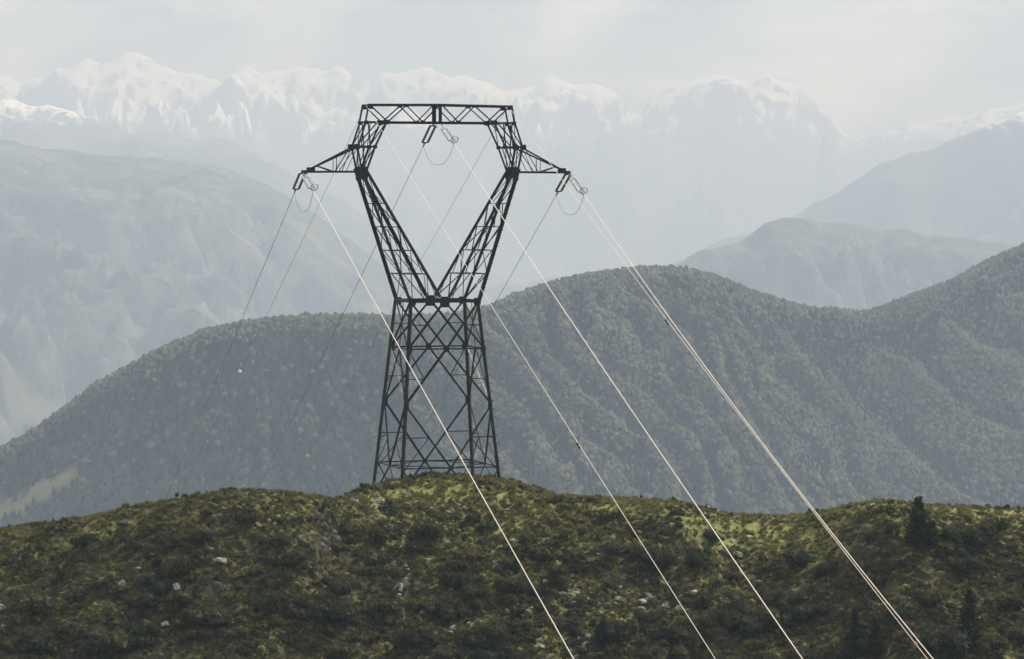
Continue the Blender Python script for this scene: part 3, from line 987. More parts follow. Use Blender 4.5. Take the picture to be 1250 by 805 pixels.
# ---- side cross-arms
TIP_U, TIP_ROW = 13.45, 211.0
for su in (-1, 1):
    tip = P3(su * TIP_U, 0, TIP_ROW)
    for sw in (-1, 1):
        a, b = P3(su * 7.85, sw * 1.15, 210.2), P3(su * (TIP_U - 0.5), sw * 0.12, 210.6)
        c, d = H(su * 8.3, sw, 180.5), P3(su * (TIP_U - 0.8), sw * 0.14, 206.6)
        member('crossarm_chord', a, b, 0.19)
        member('crossarm_chord', c, d, 0.16)
        def lo(u): return a.lerp(b, (u - 7.85) / (TIP_U - 0.5 - 7.85))
        def up(u): return c.lerp(d, (u - 8.3) / (TIP_U - 0.8 - 8.3))
        member('crossarm_brace', lo(10.3), up(10.3), 0.07)
        member('crossarm_brace', lo(10.1), up(8.6), 0.08)
        member('crossarm_brace', up(12.1), lo(10.4), 0.08)
        member('crossarm_brace', lo(9.4), up(8.35), 0.06)
    member('crossarm_brace', P3(su * 10.3, -0.62, 210.4), P3(su * 10.3, 0.62, 210.4), 0.07)
    member('crossarm_brace', P3(su * 7.85, -1.1, 210.4), P3(su * 10.3, 0.62, 210.4), 0.07)
    member('crossarm_brace', P3(su * 10.3, -0.62, 210.4), P3(su * 12.3, 0.2, 210.4), 0.07)
    plate(P3(su * (TIP_U - 0.75), 0.12, 208.3), 0.85, 0.52, 0.05, 'tip_plate')
    plate(P3(su * (TIP_U - 0.15), 0.0, 210.6), 0.62, 0.34, 0.30, 'tip_plate')

# ---- step bolts, one bundle for each climbed chord
def step_bolts(p, q, side, part):
    vs_, fs = [], []
    n = int((q - p).length / 0.42)
    for k in range(1, n):
        c = p.lerp(q, k / n)
        dx = 0.30 * (side if k % 2 else -side)
        v, f = tube([c, c + Vector((dx, -0.05, 0))], 0.022, 4)
        fs.append(f + sum(len(x) for x in vs_)); vs_.append(v)
    o = link('step_bolts', mesh_np('step_bolts', np.concatenate(vs_), np.concatenate(fs), M['steel'], False), tower)
    o['kind'] = 'stuff'
    adopt(o, part)
for su in (-1, 1):
    step_bolts(LG(su, su, 586) + Vector((0, -0.1, 0)), LG(su, su, 368), 1, legs[(su, su)][0])
    step_bolts(arm(su, 'o', 1, 366), arm(su, 'o', 1, 216), 1, arm_ch[(su, 1)])
step_bolts(LG(-1, 1, 586), LG(-1, 1, 368), 1, legs[(-1, 1)][0])
step_bolts(LG(1, -1, 586), LG(1, -1, 368), 1, legs[(1, -1)][0])

# ================================================================== LINES
def tw(u, w, row): return TM @ P3(u, w, row)
PH = R(12)
DF = Vector((math.sin(PH), -math.cos(PH), 0)); DB = -DF
FRONT = {'L': (tw(-TIP_U, 0, 211), -0.282102, 4.25e-5), 'C': (tw(0.1, 1, 152), -0.312384, 9.7e-5), 'R': (tw(TIP_U, 0, 211), -0.342917, 3.25e-4),
         'EL': (tw(-7.2, 0, 129), -0.296491, 3.3e-5), 'ER': (tw(7.2, 0, 129), -0.312082, 9.5e-5)}
BACK = {'L': (tw(-TIP_U, 0, 211), -0.348, 5.3e-5), 'C': (tw(-0.1, -1, 152), -0.367705, 4.7e-5), 'R': (tw(TIP_U, 0, 211), -0.390293, 7.4e-5),
        'EL': (tw(-7.2, 0, 129), -0.329690, 6.9e-5), 'ER': (tw(7.2, 0, 129), -0.340440, 5.7e-5)}
def wire_pt(spec, D, t):
    p0, a, b = spec
    return p0 + D * t + Vector((0, 0, a * t + b * t * t))
def cable(name, spec, D, t0, t1, r, mat, n=60):
    pts = [wire_pt(spec, D, t0 + (t1 - t0) * k / n) for k in range(n + 1)]
    o0 = Vector(pts[0])
    v, f = tube([p - o0 for p in pts], r, 8)
    o = link(name, mesh_np(name, v, f, mat))
    o.location = o0
    return o
WL = {'L': 'left', 'C': 'centre', 'R': 'right'}
where = {'L': 'the cross-arm tip with the climbing ridge hump below it', 'C': 'the middle of the top bridge', 'R': 'the cross-arm tip on the conifer side'}
SL0, SL1 = 1.7, 6.0        # where the front insulators start and end along the line
for k in 'LCR':
    lab = {'L': 'bright conductor running to the viewer from the crossarm above the rocky hump',
           'C': 'bright conductor running to the viewer from the middle of the top bridge',
           'R': 'bright conductor running to the viewer from the crossarm on the saddle side'}[k]
    tag(cable('conductor_wire', FRONT[k], DF, SL1 + 0.5, 282, 0.037, M['wire']), lab, 'power line', 'conductors on the near side of the pylon')
    lab = {'L': 'thin dark conductor dropping behind the hill from the crossarm above the rocky hump',
           'C': 'thin dark conductor dropping behind the hill from the middle of the top bridge',
           'R': 'thin dark conductor dropping behind the hill from the crossarm on the saddle side'}[k]
    tag(cable('conductor_wire', BACK[k], DB, 5.4, 330, 0.026, M['wire_no_glint']), lab, 'power line', 'conductors on the far side of the pylon')
for k in ('EL', 'ER'):
    side = 'above the rocky hump' if k == 'EL' else 'above the grassy saddle'
    tag(cable('ground_wire', FRONT[k], DF, 0.0, 284, 0.022, M['wire']), 'thin pale ground wire to the viewer from the bridge corner ' + side, 'ground wire', 'ground wires on the near side')
    tag(cable('ground_wire', BACK[k], DB, 0.0, 330, 0.018, M['wire_no_glint']), 'thin dark ground wire dropping behind the hill from the bridge corner ' + side, 'ground wire', 'ground wires on the far side')

# ---- insulator assemblies
def string_profile(length, nd, r_disc, r_core):
    zs, rs = [0.0], [0.001]
    for k in range(nd):
        a = length * k / nd; st = length / nd
        for f_, r_ in ((0.0, r_core), (0.18, r_core), (0.30, r_disc * 0.75), (0.42, r_disc), (0.50, r_disc * 0.96), (0.58, r_core * 1.2), (0.99, r_core)):
            zs.append(a + f_ * st); rs.append(r_)
    zs.append(length); rs.append(0.001)
    return zs, rs
def lathe(zs, rs, seg=10):
    ang = np.linspace(0, 2 * math.pi, seg, endpoint=False)
    v = np.array([(r * math.cos(a), r * math.sin(a), z) for z, r in zip(zs, rs) for a in ang])
    i = np.arange(len(zs) * seg).reshape(len(zs), seg); j = np.roll(i, -1, 1)
    return v, np.stack([i[:-1], j[:-1], j[1:], i[1:]], -1).reshape(-1, 4)
def torus(rad, r, seg=24, ss=6):
    pts = [(rad * math.cos(2 * math.pi * k / seg), rad * math.sin(2 * math.pi * k / seg), 0) for k in range(seg)]
    v, f = [], []
    for k in range(seg):
        a = 2 * math.pi * k / seg
        for q in range(ss):
            b = 2 * math.pi * q / ss
            v.append(((rad + r * math.cos(b)) * math.cos(a), (rad + r * math.cos(b)) * math.sin(a), r * math.sin(b)))
            f.append((k * ss + q, ((k + 1) % seg) * ss + q, ((k + 1) % seg) * ss + (q + 1) % ss, k * ss + (q + 1) % ss))
    return np.array(v), np.array(f)
def insulator(p, q, link_len, front, label, group):
    d = (q - p)
    ln = d.length
    root = thing('insulator_assembly', label, 'insulator', p, 0, group)
    X = Vector((math.cos(PH), math.sin(PH), 0)); Zd = d.normalized(); Yv = Zd.cross(X).normalized(); X = Yv.cross(Zd)
    root.rotation_euler = Matrix((X, Yv, Zd)).transposed().to_euler()
    gm = M['glass_lit'] if front else M['glass_shaded']
    hm = M['galv_lit'] if front else M['steel']  # near fittings take the sunlit steel colour, far ones the dark steel
    SP = 0.27
    v, f = tube([(0, 0, -0.05), (0, 0, link_len)], 0.045, 6)
    link('link_rod', mesh_np('link_rod', v, f, hm), root)
    slen = ln - link_len - 0.75
    for z0, dr in ((link_len, 1), (link_len + slen + 0.3, -1)):
        v = np.array([(x, y, z) for y in (-.03, .03) for x, z in ((-.06, -.02), (.06, -.02), (SP + .07, .16), (SP + .07, .26), (-SP - .07, .26), (-SP - .07, .16))])
        v[:, 2] = z0 + (v[:, 2] if dr == 1 else 0.24 - v[:, 2])
        me = bpy.data.meshes.new('yoke_plate')
        me.from_pydata(v.tolist(), [], [tuple(range(6)), tuple(range(11, 5, -1))] + [(i, i + 6, (i + 1) % 6 + 6, (i + 1) % 6) for i in range(6)])
        me.materials.append(hm)
        link('yoke_plate', me, root)
    zs, rs = string_profile(slen, 20, 0.125, 0.05)
    v, f = lathe(zs, rs)
    sm = mesh_np('insulator_string', v, f, gm)
    for sx in (-1, 1):
        o = link('insulator_string', sm, root)
        o.location = (sx * SP, 0, link_len + 0.2)
    v, f = tube([(0, 0, link_len + slen + 0.45), (0, 0, ln + 0.55)], [0.06, 0.07], 6)
    link('dead_end_clamp', mesh_np('dead_end_clamp', v, f, hm), root)
    if front:
        v, f = torus(0.36, 0.045)
        o = link('arcing_ring', mesh_np('arcing_ring', v, f, M['galv_lit']), root)
        o.location = (SP * 1.15, 0.0, link_len + slen - 0.1)
        o.rotation_euler = (R(14), R(8), 0)
    else:
        pts = [(SP + .05, 0, .3 + link_len), (SP + .24, 0, .4 + link_len), (SP + .3, 0, .6 + link_len), (SP + .28, 0, .8 + link_len)]
        v, f = tube(pts, 0.02, 5)
        link('arcing_horn', mesh_np('arcing_horn', v, f, hm), root)
    return root
names = {'L': 'at the crossarm tip above the rocky hump', 'C': 'under the middle of the top bridge', 'R': 'at the crossarm tip above the saddle'}
for k in 'LCR':
    fp, fq = wire_pt(FRONT[k], DF, 0.1), wire_pt(FRONT[k], DF, SL1)
    bp, bq = wire_pt(BACK[k], DB, 0.1), wire_pt(BACK[k], DB, 5.0)
    insulator(fp, fq, 1.5, True, 'bright twin-string insulator with a ring ' + names[k], 'bright near-side insulators')
    insulator(bp, bq, 0.15, False, 'dark twin-string insulator without a ring ' + names[k], 'dark far-side insulators')
    # slack jumper between the two dead ends
    a, b = wire_pt(BACK[k], DB, 5.5), wire_pt(FRONT[k], DF, SL1 + 0.5)
    sag = 1.95
    pts = []
    for i in range(33):
        t = i / 32
        sh = 1 - abs(2 * t - 1) ** 2.6
        pts.append(a.lerp(b, t) + Vector((0, 0, -sag * sh)))
    o0 = pts[0].copy()
    v, f = tube([p - o0 for p in pts], 0.022, 6)
    o = link('jumper_cable', mesh_np('jumper_cable', v, f, M['wire_no_glint']))
    o.location = o0
    tag(o, 'slack jumper loop hanging between the insulators ' + names[k], 'cable', 'jumper loops under the pylon')

# ---- markers on the ground wires
def on_wire(spec, D, px_):
    best = min(np.arange(2, 320, 0.25), key=lambda t: abs(to_px(*wire_pt(spec, D, float(t)))[0] - px_))
    return wire_pt(spec, D, float(best)), float(best)
def marker_ball(spec, D, px_, r, label, mat):
    p, t = on_wire(spec, D, px_)
    root = thing('marker_ball', label, 'marker ball', p)
    for hz in (1, -1):
        v, f = ico(2)
        v = v * r
        keep = f[(v[f][:, :, 2].mean(1) * hz) > -0.02 * r]
        o = link('half_shell', mesh_np('half_shell', v, keep, mat), root)
        o.location = (0, 0, 0.006 * hz)
    v, f = tube([(0, -r * 1.25, 0.35 * r * 1.2), (0, r * 1.25, -0.35 * r * 1.2)], 0.06, 6)
    link('wire_clamp', mesh_np('wire_clamp', v, f, M['steel']), root)
marker_ball(BACK['EL'], DB, 292.5, 0.25, 'white marker ball on the far ground wire against dark forest', M['ball'])
marker_ball(BACK['ER'], DB, 375.5, 0.24, 'yellowish marker ball on the far ground wire low above the hump', M['ball_y'])
def damper(spec, D, px_, label):
    p, t = on_wire(spec, D, px_)
    d = (wire_pt(spec, D, t + 0.5) - p).normalized()
    root = thing('vibration_damper', label, 'damper', p)
    v, f = tube([p * 0 - d * 0.3 + Vector((0, 0, -0.16)), d * 0.3 + Vector((0, 0, -0.16))], 0.025, 5)
    link('messenger_cable', mesh_np('messenger_cable', v, f, M['steel']), root)
    v, f = tube([Vector((0, 0, 0.05)), Vector((0, 0, -0.18))], 0.05, 6)
    link('clamp', mesh_np('clamp', v, f, M['steel']), root)
    for s_ in (-1, 1):
        v, f = tube([d * s_ * 0.2 + Vector((0, 0, -0.16)), d * s_ * 0.26 + Vector((0, 0, -0.16)), d * s_ * 0.44 + Vector((0, 0, -0.16)), d * s_ * 0.46 + Vector((0, 0, -0.16))], [0.02, 0.08, 0.08, 0.02], 8)
        link('weight', mesh_np('weight', v, f, M['steel']), root)
damper(FRONT['EL'], DF, 706, 'small dark damper on the thin pale wire above the brow')
damper(FRONT['ER'], DF, 814, 'small dark damper on the ground wire against the forest')

# ================================================================== PLANTS AND ROCKS
def leaf_cloud(name, n, rx, rz, leaf, mat, seed, lumps=7, up=0.25, flat=0.0):
    """many small leaf clumps filling a lumpy bush of height rz, radius rx"""
    r = np.random.default_rng(seed)
    cs = np.c_[r.normal(0, 0.48, lumps) * rx, r.normal(0, 0.48, lumps) * rx, r.uniform(0.15, 0.72, lumps) * rz]
    cs[0] = (0, 0, 0.5 * rz)
    rad = r.uniform(0.30, 0.52, lumps) * min(rx, rz)
    k = r.integers(0, lumps, n)
    d = r.normal(0, 1, (n, 3)); d /= np.linalg.norm(d, axis=1)[:, None]
    p = cs[k] + d * (rad[k] * r.uniform(0.55, 1.05, n) ** 0.6)[:, None]
    p[:, 2] = np.abs(p[:, 2])
    p[:, 2] *= 1 - 0.0 * flat
    ax = d + r.normal(0, 0.55, (n, 3)) + np.array([0, 0, up]); ax /= np.linalg.norm(ax, axis=1)[:, None]
    b = np.cross(ax, r.normal(0, 1, (n, 3))); b /= np.linalg.norm(b, axis=1)[:, None]
    L_ = leaf * r.uniform(0.7, 1.6, n)[:, None]
    W_ = leaf * r.uniform(0.25, 0.5, n)[:, None]
    v = np.stack([p - b * W_, p + b * W_, p + ax * L_ + b * W_ * 0.2], 1).reshape(-1, 3)
    f = np.arange(3 * n).reshape(n, 3)
    V, Fc, o = [v], [f], len(v)
    iv, jf = ico(2)
    for c_, r_ in zip(cs, rad):
        q = iv * (r_ * 0.74 * (1 + 0.26 * r.normal(0, 1, (len(iv), 1)).clip(-1.4, 1.4))) + c_
        q[:, 2] = np.maximum(q[:, 2], -0.05)
        V.append(q); Fc.append(jf + o); o += len(q)
    return mesh_np(name, np.concatenate(V), np.concatenate(Fc), mat, False)
def stem_mesh(name, h, seed):
    r = np.random.default_rng(seed)
    vs_, fs, o = [], [], 0
    for k in range(4):
        e = Vector((r.normal(0, 0.3) * h, r.normal(0, 0.3) * h, h * r.uniform(0.6, 0.9)))
        v, f = tube([Vector((0, 0, -0.15)), e * 0.4 + Vector((0, 0, 0.05)), e], [0.05 * h + 0.01, 0.03 * h + 0.01, 0.006], 5)
        vs_.append(v); fs.append(f + o); o += len(v)
    return mesh_np(name, np.concatenate(vs_), np.concatenate(fs), M['bark'], False)

KINDS = {  # name: (variants foliage, stem, label, group)
    'juniper': ('juniper_bush', [leaf_cloud('foliage', 1300, 1.0, 1.0, 0.13, M['juniper'], 200 + k, 8) for k in range(5)], stem_mesh('stem', 0.8, 1),
                'dark green spreading juniper bush among the turf of the slope', 'bush', 'spreading juniper bushes on the slope'),
    'upright': ('upright_bush', [leaf_cloud('foliage', 1300, 0.72, 1.7, 0.14, M['juniper'], 220 + k, 10, 0.7) for k in range(4)], stem_mesh('stem', 1.3, 2),
                'dark narrow upright bush standing above the slope', 'bush', 'upright bushes on the slope'),
    'heather': ('heather_bush', [leaf_cloud('foliage', 700, 1.1, 0.62, 0.11, M['heather'], 240 + k, 9) for k in range(4)], stem_mesh('stem', 0.45, 3),
                'low olive brown heather cushion on the slope', 'bush', 'heather cushions on the slope'),
}
ZONES = [(410, 'on the broad hump beside the knoll'), (650, 'below the pylon'), (830, 'around the scree under the thin wire'), (1030, 'below the grassy saddle'), (9999, 'around the conifers')]
SIZE = {'juniper': ((0.75, 'small'), (1.2, 'medium'), (9, 'broad')), 'upright': ((0.6, 'short'), (9, 'tall')), 'heather': ((0.85, 'small'), (9, 'wide'))}
LOOK = {'juniper': 'dark green juniper bush', 'upright': 'dark narrow upright bush', 'heather': 'olive brown heather cushion'}
def plant(kind, p, size, label=None, rz=None, sxy=1.0):
    nm, fol, st, lab, cat, grp = KINDS[kind]
    group = None
    if label is None:
        qx, qy = to_px(*p)
        zone = next(t for lim, t in ZONES if qx < lim)
        big_ = next(t for lim, t in SIZE[kind] if size < lim)
        alt = 'close under the brow' if qy - skyline(qx) < 50 else ('midway down the slope' if qy - skyline(qx) < 115 else 'far down the slope')
        label = '%s %s %s %s' % (big_, LOOK[kind], alt, zone)
        group = '%s %s %s, %s' % (big_, LOOK[kind], zone, alt)
    root = thing(nm, label, cat, (p[0], p[1], p[2] - 0.06 * size), random.uniform(0, 6.28) if rz is None else rz, group)
    root.scale = (size * sxy, size * sxy, size)
    link('foliage', random.choice(fol), root)
    link('stem', st, root)
    return root

# bushes: where the photograph shows dark clumps
sky_px = np.array([(a, b) for a, b, d in RIDGE])
def skyline(px_): return np.interp(px_, sky_px[:, 0], sky_px[:, 1])
N_ = 5200
bx = rng.uniform(-25, 1275, N_); by = rng.uniform(590, 835, N_)
below = by - skyline(bx)
ok = below > 14
bx, by, below = bx[ok], by[ok], below[ok]
H_ = hit(bx, by)
good = ~np.isnan(H_[:, 0])
bx, by, below, H_ = bx[good], by[good], below[good], H_[good]
clump = fbm(H_[:, 0] / 7.0, H_[:, 1] / 5.0, 120, 3)
dens = 0.12 + 0.95 * sstep(20, 120, below) + 0.9 * clump
# grassy saddle stays open
dens -= 0.9 * np.exp(-((bx - 930) / 90) ** 2) * (1 - sstep(20, 60, below))
dens -= 0.7 * np.exp(-((bx - 120) / 110) ** 2) * (1 - sstep(15, 50, below))
dens -= 0.55 * np.exp(-(((bx - 745) / 70) ** 2 + ((by - 735) / 40) ** 2))
dens = dens * (1 - lawn_mask(H_[:, 0], H_[:, 1], H_[:, 2]))
sel = np.where(rng.random(len(bx)) < dens * 0.55)[0]
rng.shuffle(sel)
FIXED = [(565, 722, 'juniper', 1.7), (640, 726, 'juniper', 1.6), (612, 800, 'juniper', 1.7), (735, 784, 'upright', 1.35), (705, 703, 'upright', 0.9),
         (460, 668, 'upright', 1.1), (518, 655, 'juniper', 1.3), (578, 640, 'upright', 0.8), (100, 672, 'upright', 1.1), (150, 645, 'juniper', 0.5), (330, 745, 'juniper', 2.0),
         (265, 757, 'juniper', 1.8), (215, 700, 'juniper', 1.7), (355, 690, 'juniper', 1.5), (40, 750, 'juniper', 1.8), (120, 790, 'juniper', 2.2), (500, 790, 'juniper', 1.6),
         (410, 760, 'juniper', 1.9), (790, 690, 'juniper', 1.9), (820, 790, 'juniper', 2.1), (900, 770, 'juniper', 1.8), (980, 690, 'juniper', 1.3), (960, 745, 'juniper', 1.5),
         (1088, 657, 'upright', 0.75), (1150, 800, 'juniper', 2.2), (1230, 745, 'juniper', 1.3), (850, 690, 'juniper', 1.4), (1185, 668, 'juniper', 1.9), (690, 770, 'juniper', 1.2),
         (1160, 655, 'juniper', 1.0), (1205, 655, 'juniper', 1.5), (240, 660, 'juniper', 1.1), (300, 640, 'juniper', 0.9), (870, 660, 'juniper', 0.8)]
fx = hit([a for a, b, k, s_ in FIXED], [b for a, b, k, s_ in FIXED])
count = 0
for (a, b, k, s_), p in zip(FIXED, fx):
    if not np.isnan(p[0]):
        plant(k, p, s_); count += 1
lab_sky = 'small round dark bush alone on the bare skyline'
sx_ = at(48, 645, 321.8).x
p = np.array([sx_, 321.8, float(hill_z(sx_, 321.8))])
plant('juniper', p, 0.68, lab_sky)
big = sel[:262]
for i in big:
    k = 'heather' if (clump[i] < -0.05 and random.random() < 0.8) or random.random() < 0.15 else ('upright' if random.random() < 0.22 else 'juniper')
    s_ = random.uniform(0.55, 1.15) * (1.0 + 0.35 * sstep(40, 160, below[i]))
    if k == 'upright': s_ *= 0.62
    plant(k, H_[i], float(s_)); count += 1
print('bushes', count)

# undergrowth: uncountable low heath and grass tussocks
def tuft_mesh(name, n, h, spread, mat, seed):
    r = np.random.default_rng(seed)
    a = r.uniform(0, 6.28, n); b = r.uniform(0, spread * 0.5, n)
    p = np.c_[np.cos(a) * b, np.sin(a) * b, np.zeros(n) - 0.03]
    out = np.c_[np.cos(a), np.sin(a), np.zeros(n)] * r.uniform(0.1, 1.0, n)[:, None] * spread
    tip = p + out + np.c_[np.zeros(n), np.zeros(n), h * r.uniform(0.5, 1.1, n)]
    side = np.c_[-np.sin(a), np.cos(a), np.zeros(n)] * (0.035 + 0.02 * r.random(n))[:, None]
    v = np.stack([p - side, p + side, tip], 1).reshape(-1, 3)
    return mesh_np(name, v, np.arange(3 * n).reshape(n, 3), mat, False)
tufts = [tuft_mesh('grass_tuft_%d' % k, 22, 0.30, 0.22, M['grass'], 300 + k) for k in range(5)]
heaths = [leaf_cloud('heath_%d' % k, 90, 0.42, 0.34, 0.10, M['heather'] if k % 2 else M['juniper'], 320 + k, 4) for k in range(8)]
def ground_scatter(n_try, seed):
    r = np.random.default_rng(seed)
    x = r.uniform(-74, 74, n_try)
    Yr_ = smooth_interp(x, _rp[:, 0], _rp[:, 1], 1.2)
    s_ = 34 * r.random(n_try) ** 0.9 - 4.0
    y = Yr_ - s_
    return x, y, hill_z(x, y), s_, r
x, y, z, s_, r = ground_scatter(80000, 5)
hm = np.abs(perlin(x / 1.7, y / 1.1, 61))
keep = r.random(len(x)) < np.clip(0.95 - 0.6 * fbm(x / 5.0, y / 4.0, 130, 3) - 0.25 * sstep(4, 18, s_), 0.08, 1) * (1 - 0.9 * sstep(0.12, 0.40, hm))
x, y, z = x[keep], y[keep], z[keep]; n = len(x)
sc_ = r.uniform(0.6, 1.5, n)
scatter('grass', np.c_[x, y, z], np.c_[r.normal(0, .15, n), r.normal(0, .15, n), r.uniform(0, 6.28, n)], np.c_[sc_, sc_, sc_ * r.uniform(0.6, 1.2, n)], r.integers(0, 5, n), tufts,
        'short yellow green grass tussocks covering the hillside', 'grass')
x, y, z, s_, r = ground_scatter(38000, 6)
lw = lawn_mask(x, y, z)
keep = r.random(len(x)) * (1 - 0.95 * lw) ** -1 * (1.35 - 0.8 * sstep(0.10, 0.40, np.abs(perlin(x / 1.7, y / 1.1, 61)))) < np.clip(-0.15 + 1.1 * fbm(x / 5.0, y / 4.0, 130, 3) + 0.38 * sstep(2, 16, s_), 0.02, 0.7)
x, y, z = x[keep], y[keep], z[keep]; n = len(x)
sc_ = r.uniform(0.5, 1.5, n)
scatter('heath', np.c_[x, y, z - 0.03], np.c_[r.normal(0, .15, n), r.normal(0, .15, n), r.uniform(0, 6.28, n)], np.c_[sc_, sc_, sc_ * r.uniform(0.7, 1.2, n)], r.integers(0, 8, n), heaths,
        'low dark heath growing over the whole hillside', 'heath')

# ---- conifers
def conifer(p, h, rad, label, seed, dens=1.0, group=None, bushy=False):
    r = np.random.default_rng(seed)
    root = thing('conifer_tree', label, 'tree', (p[0], p[1], p[2] - 0.1), r.uniform(0, 6.28), group)
    v, f = tube([(0, 0, -0.3), (0, 0, h * 0.5), (0.05, 0, h * 0.97)], [0.05 * h, 0.03 * h, 0.008], 7)
    link('trunk', mesh_np('trunk', v, f, M['bark']), root)
    n = int(1900 * dens)
    t = r.random(n) ** 0.8
    base = 0.05 if bushy else 0.10
    env = rad * (1 - t) ** 0.75 * (0.72 + 0.28 * np.cos(t * h * 8.5 + r.normal(0, .6, n)))
    if bushy: env = rad * (1 - t) ** 0.42 * (0.8 + 0.2 * np.cos(t * 19))
    nb = 9
    az0 = r.uniform(0, 6.28, 40)
    lay = (t * 16).astype(int)
    az = az0[lay] + r.integers(0, nb, n) * 6.28 / nb + r.normal(0, 0.16, n)
    lump = 0.75 + 0.55 * perlin(az * 1.3, t * 7, seed)
    q = r.uniform(0.25, 1.0, n) ** 0.6
    rr = env * q * lump
    zz = (base + (1 - base) * t) * h - 0.22 * rr + r.normal(0, 0.04 * h, n) * 0.4
    pt = np.c_[np.cos(az) * rr, np.sin(az) * rr, np.maximum(zz, 0.02)]
    ax = np.c_[np.cos(az), np.sin(az), r.normal(0.15, 0.4, n)] + r.normal(0, 0.3, (n, 3)); ax /= np.linalg.norm(ax, axis=1)[:, None]
    b = np.cross(ax, r.normal(0, 1, (n, 3))); b /= np.linalg.norm(b, axis=1)[:, None]
    lf = 0.085 * h * (r.uniform(0.5, 1.3, n) + 1.3 * (r.random(n) > 0.93))[:, None] * (1.15 - 0.75 * t)[:, None]
    v = np.stack([pt - b * lf * 0.30, pt + b * lf * 0.30, pt + ax * lf], 1).reshape(-1, 3)
    link('crown', mesh_np('crown', v, np.arange(3 * n).reshape(n, 3), M['conifer'], False), root)
    return root
def gp_(px_, py_):
    q = hit([px_], [py_])[0]
    return q
conifer(gp_(1121, 668), 4.4, 1.45, 'bushy dark conifer rising above the skyline beside the saddle', 1, 1.4, bushy=True)
conifer(gp_(1137, 672), 2.6, 1.25, 'round dark conifer bush leaning against the skyline conifer', 2, 0.9, bushy=True)
conifer(gp_(1044, 806), 4.6, 1.1, 'dark pointed conifer, taller of the close pair under the twin wires', 3)
conifer(gp_(1068, 806), 3.6, 0.9, 'dark pointed conifer, shorter of the close pair under the twin wires', 4)
conifer(gp_(1183, 790), 5.2, 1.5, 'sparse dark conifer standing below the grey rock outcrop', 5, 0.8)
conifer(gp_(737, 789), 2.5, 0.75, 'small dark conifer beside the pale scree', 6, 0.8, bushy=True)
conifer(gp_(860, 803), 2.4, 0.6, 'small pointed conifer low on the slope under the thin wire', 7, 0.7)

# ---- rocks
def rock_mesh(name, seed, mat, sub=2, squash=0.7):
    """a fractured block: a box cut by random planes"""
    r = np.random.default_rng(seed)
    bm = bmesh.new()
    bmesh.ops.create_cube(bm, size=2.0)
    for _ in range(9 if sub < 3 else 16):
        n_ = r.normal(0, 1, 3); n_[2] = abs(n_[2]) * 0.8; n_ /= np.linalg.norm(n_)
        res = bmesh.ops.bisect_plane(bm, geom=bm.verts[:] + bm.edges[:] + bm.faces[:], plane_co=Vector(n_ * r.uniform(0.62, 0.98)), plane_no=Vector(n_), clear_outer=True)
        ed = [e for e in res['geom_cut'] if isinstance(e, bmesh.types.BMEdge)]
        if ed: bmesh.ops.edgeloop_fill(bm, edges=ed)
    if sub >= 3:
        bmesh.ops.triangulate(bm, faces=bm.faces[:])
        bmesh.ops.subdivide_edges(bm, edges=bm.edges[:], cuts=2, use_grid_fill=True)
        for v_ in bm.verts:
            v_.co *= 1 + 0.13 * float(ridged(v_.co.x * 1.3 + seed, v_.co.y * 1.3 + v_.co.z * 2.6, seed, 2) - 0.8)
    for v_ in bm.verts: v_.co.z *= squash
    me = bpy.data.meshes.new(name)
    bm.to_mesh(me); bm.free()
    me.materials.append(mat)
    return me
rocks = [rock_mesh('rock_%d' % k, 400 + k, M['rock']) for k in range(8)]
def rock(p, sx, sy, sz_, label, group=None, name='boulder', mesh=None):
    o = link(name, mesh or random.choice(rocks))
    o.location = (p[0], p[1], p[2] - 0.05 * sz_)
    o.scale = (sx, sy, sz_)
    o.rotation_euler = (random.uniform(-.3, .3), random.uniform(-.3, .3), random.uniform(0, 6.28))
    return tag(o, label, 'rock', group)
def scree_xy(n, c, sp, seed):
    r = np.random.default_rng(seed)
    return np.c_[r.normal(c[0], sp[0], n), r.normal(c[1], sp[1], n)]
PATCH = [((720, 722), (26, 14), 34, 'pale angular stone in the scree strip under the thin wire'), ((690, 790), (28, 14), 30, 'pale stone in the streak of stones low on the slope'),
         ((800, 735), (22, 12), 26, 'pale stone scattered beside the thin wire'), ((490, 705), (10, 12), 16, 'white stone in the small cluster below the knoll'),
         ((560, 770), (24, 16), 24, 'pale stone scattered low below the knoll'), ((500, 612), (12, 5), 7, 'pale stone in the turf just under the pylon'),
         ((160, 700), (70, 34), 14, 'white stone lying loose on the open turf'), ((1075, 770), (30, 26), 12, 'pale stone among the bushes under the twin wires'),
         ((460, 625), (18, 8), 9, 'small pale stone on the flank of the knoll'), ((640, 690), (40, 24), 22, 'pale stone half hidden among the bushes'),
         ((960, 690), (90, 45), 26, 'grey white stone on the slope below the saddle')]
for (c, sp, n, lab) in PATCH:
    xy = scree_xy(n, c, sp, int(c[0]))
    h = hit(xy[:, 0], xy[:, 1])
    for q in h:
        if np.isnan(q[0]): continue
        s_ = random.choice((0.10, 0.14, 0.18, 0.24, 0.34)) * random.uniform(0.8, 1.25)
        rock(q, s_ * 1.3, s_, s_ * random.uniform(0.7, 1.1), lab, lab.split(' ', 1)[1] if False else 'stones: ' + lab)
cl = [rock_mesh('cliff_%d' % k, 450 + k, M['cliff'], 3, 1.0) for k in range(4)]
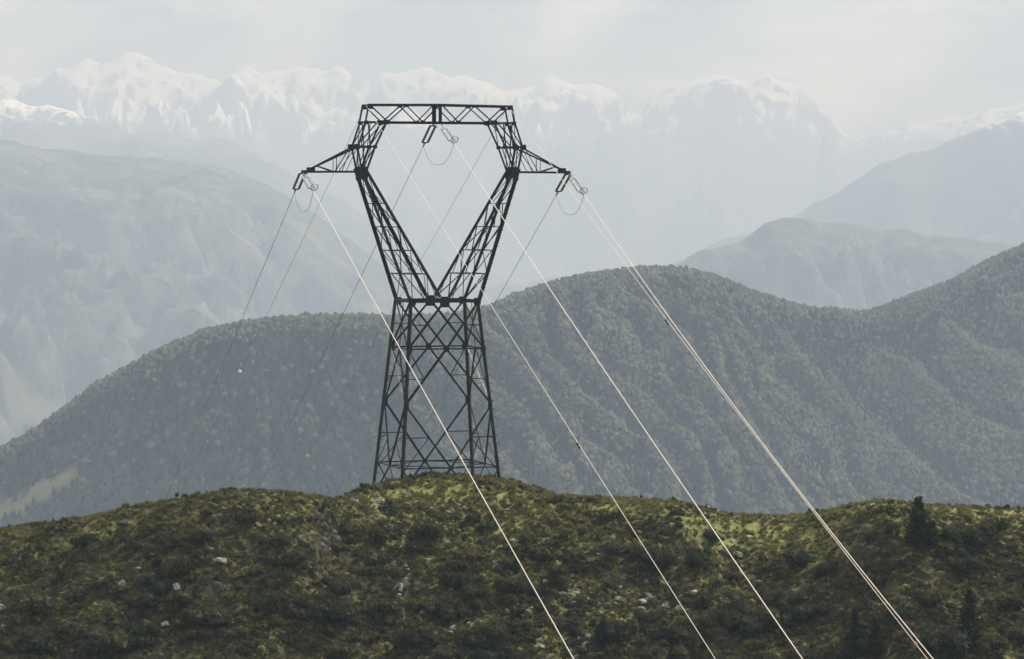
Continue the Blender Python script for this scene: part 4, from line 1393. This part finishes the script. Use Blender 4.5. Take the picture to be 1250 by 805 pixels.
def outcrop(px_, py_, blocks, label, seed):
    r = random.Random(seed)
    p = gp_(px_, py_)
    root = thing('rock_outcrop', label, 'outcrop', p)
    for (dx, dz, sx, sy, sz_) in blocks:
        q = gp_(px_ + dx / S, py_ - dz / S)
        if np.isnan(q[0]): continue
        o = link('block', cl[r.randrange(4)], root)
        o.location = Vector(q) - Vector(p) + Vector((0, 0.45 * sy, -0.45 * sz_))
        o.scale = (sx * 0.72, sy * 0.8, sz_ * 0.66); o.rotation_euler = (r.uniform(-.2, .2), r.uniform(-.2, .2), r.uniform(0, 6.28))
outcrop(382, 662, [(-2.0, 0.2, 1.0, 0.8, 0.9), (-0.8, 0.3, 1.2, 0.9, 1.1), (0.6, 0.4, 1.3, 1.0, 1.2), (1.9, 0.9, 1.1, 0.9, 1.2), (2.7, 2.0, 0.9, 0.8, 1.1), (2.4, 3.2, 0.8, 0.8, 0.9)],
        'grey broken rock outcrop under the bushy hump beside the knoll', 1)
outcrop(1190, 702, [(-0.6, 0.2, 0.9, 0.8, 1.3), (0.4, 0.5, 1.0, 0.8, 1.4), (1.9, -0.2, 1.1, 0.8, 1.0), (3.2, -0.4, 1.3, 1.0, 1.1), (4.5, -0.3, 1.2, 0.9, 1.0)],
        'dark grey rock outcrop below the skyline conifer', 2)
outcrop(1088, 704, [(-0.3, 0.2, 0.7, 0.6, 0.8), (0.5, 0.1, 0.6, 0.6, 0.7)], 'small grey outcrop beside the twin wires', 3)
outcrop(968, 722, [(-1.0, 0.0, 0.9, 0.7, 0.5), (0.2, 0.1, 0.9, 0.7, 0.6), (1.1, 0.0, 0.7, 0.6, 0.5)], 'low dark rock ledge between the bright wires', 4)
outcrop(1040, 663, [(-0.7, 0.0, 0.9, 0.6, 0.35), (0.5, -0.2, 0.9, 0.6, 0.4), (1.3, -0.4, 0.7, 0.5, 0.35)], 'low dark ledge in the green saddle beside the twin wires', 5)
outcrop(275, 716, [(-1.0, 0.1, 0.9, 0.6, 0.4), (0.3, 0.0, 1.0, 0.6, 0.45), (1.4, 0.0, 0.8, 0.6, 0.4)], 'low shadowed ledge on the open turf of the hump', 6)

# ================================================================== AIR
v = [(x_, y_, z_) for x_ in (-12100, 12100) for y_ in (-600, 32100) for z_ in (-1050, 1480)]
me = bpy.data.meshes.new('haze')
me.from_pydata(v, [], [(0, 1, 3, 2), (4, 6, 7, 5), (0, 4, 5, 1), (2, 3, 7, 6), (0, 2, 6, 4), (1, 5, 7, 3)])
m, nt, N, L = new_mat('thin_haze')
pv = N('ShaderNodeVolumePrincipled')
pv.inputs['Color'].default_value = (0.61, 0.77, 1.0, 1)
pv.inputs['Absorption Color'].default_value = (0.50, 0.50, 0.50, 1)
pv.inputs['Density'].default_value = HAZE_DENSITY
pv.inputs['Anisotropy'].default_value = 0.05
o = N('ShaderNodeOutputMaterial')
L(pv.outputs[0], o.inputs['Volume'])
me.materials.append(m)
tag(link('haze', me), 'thin pale haze filling the valley air', 'haze', kind='stuff')
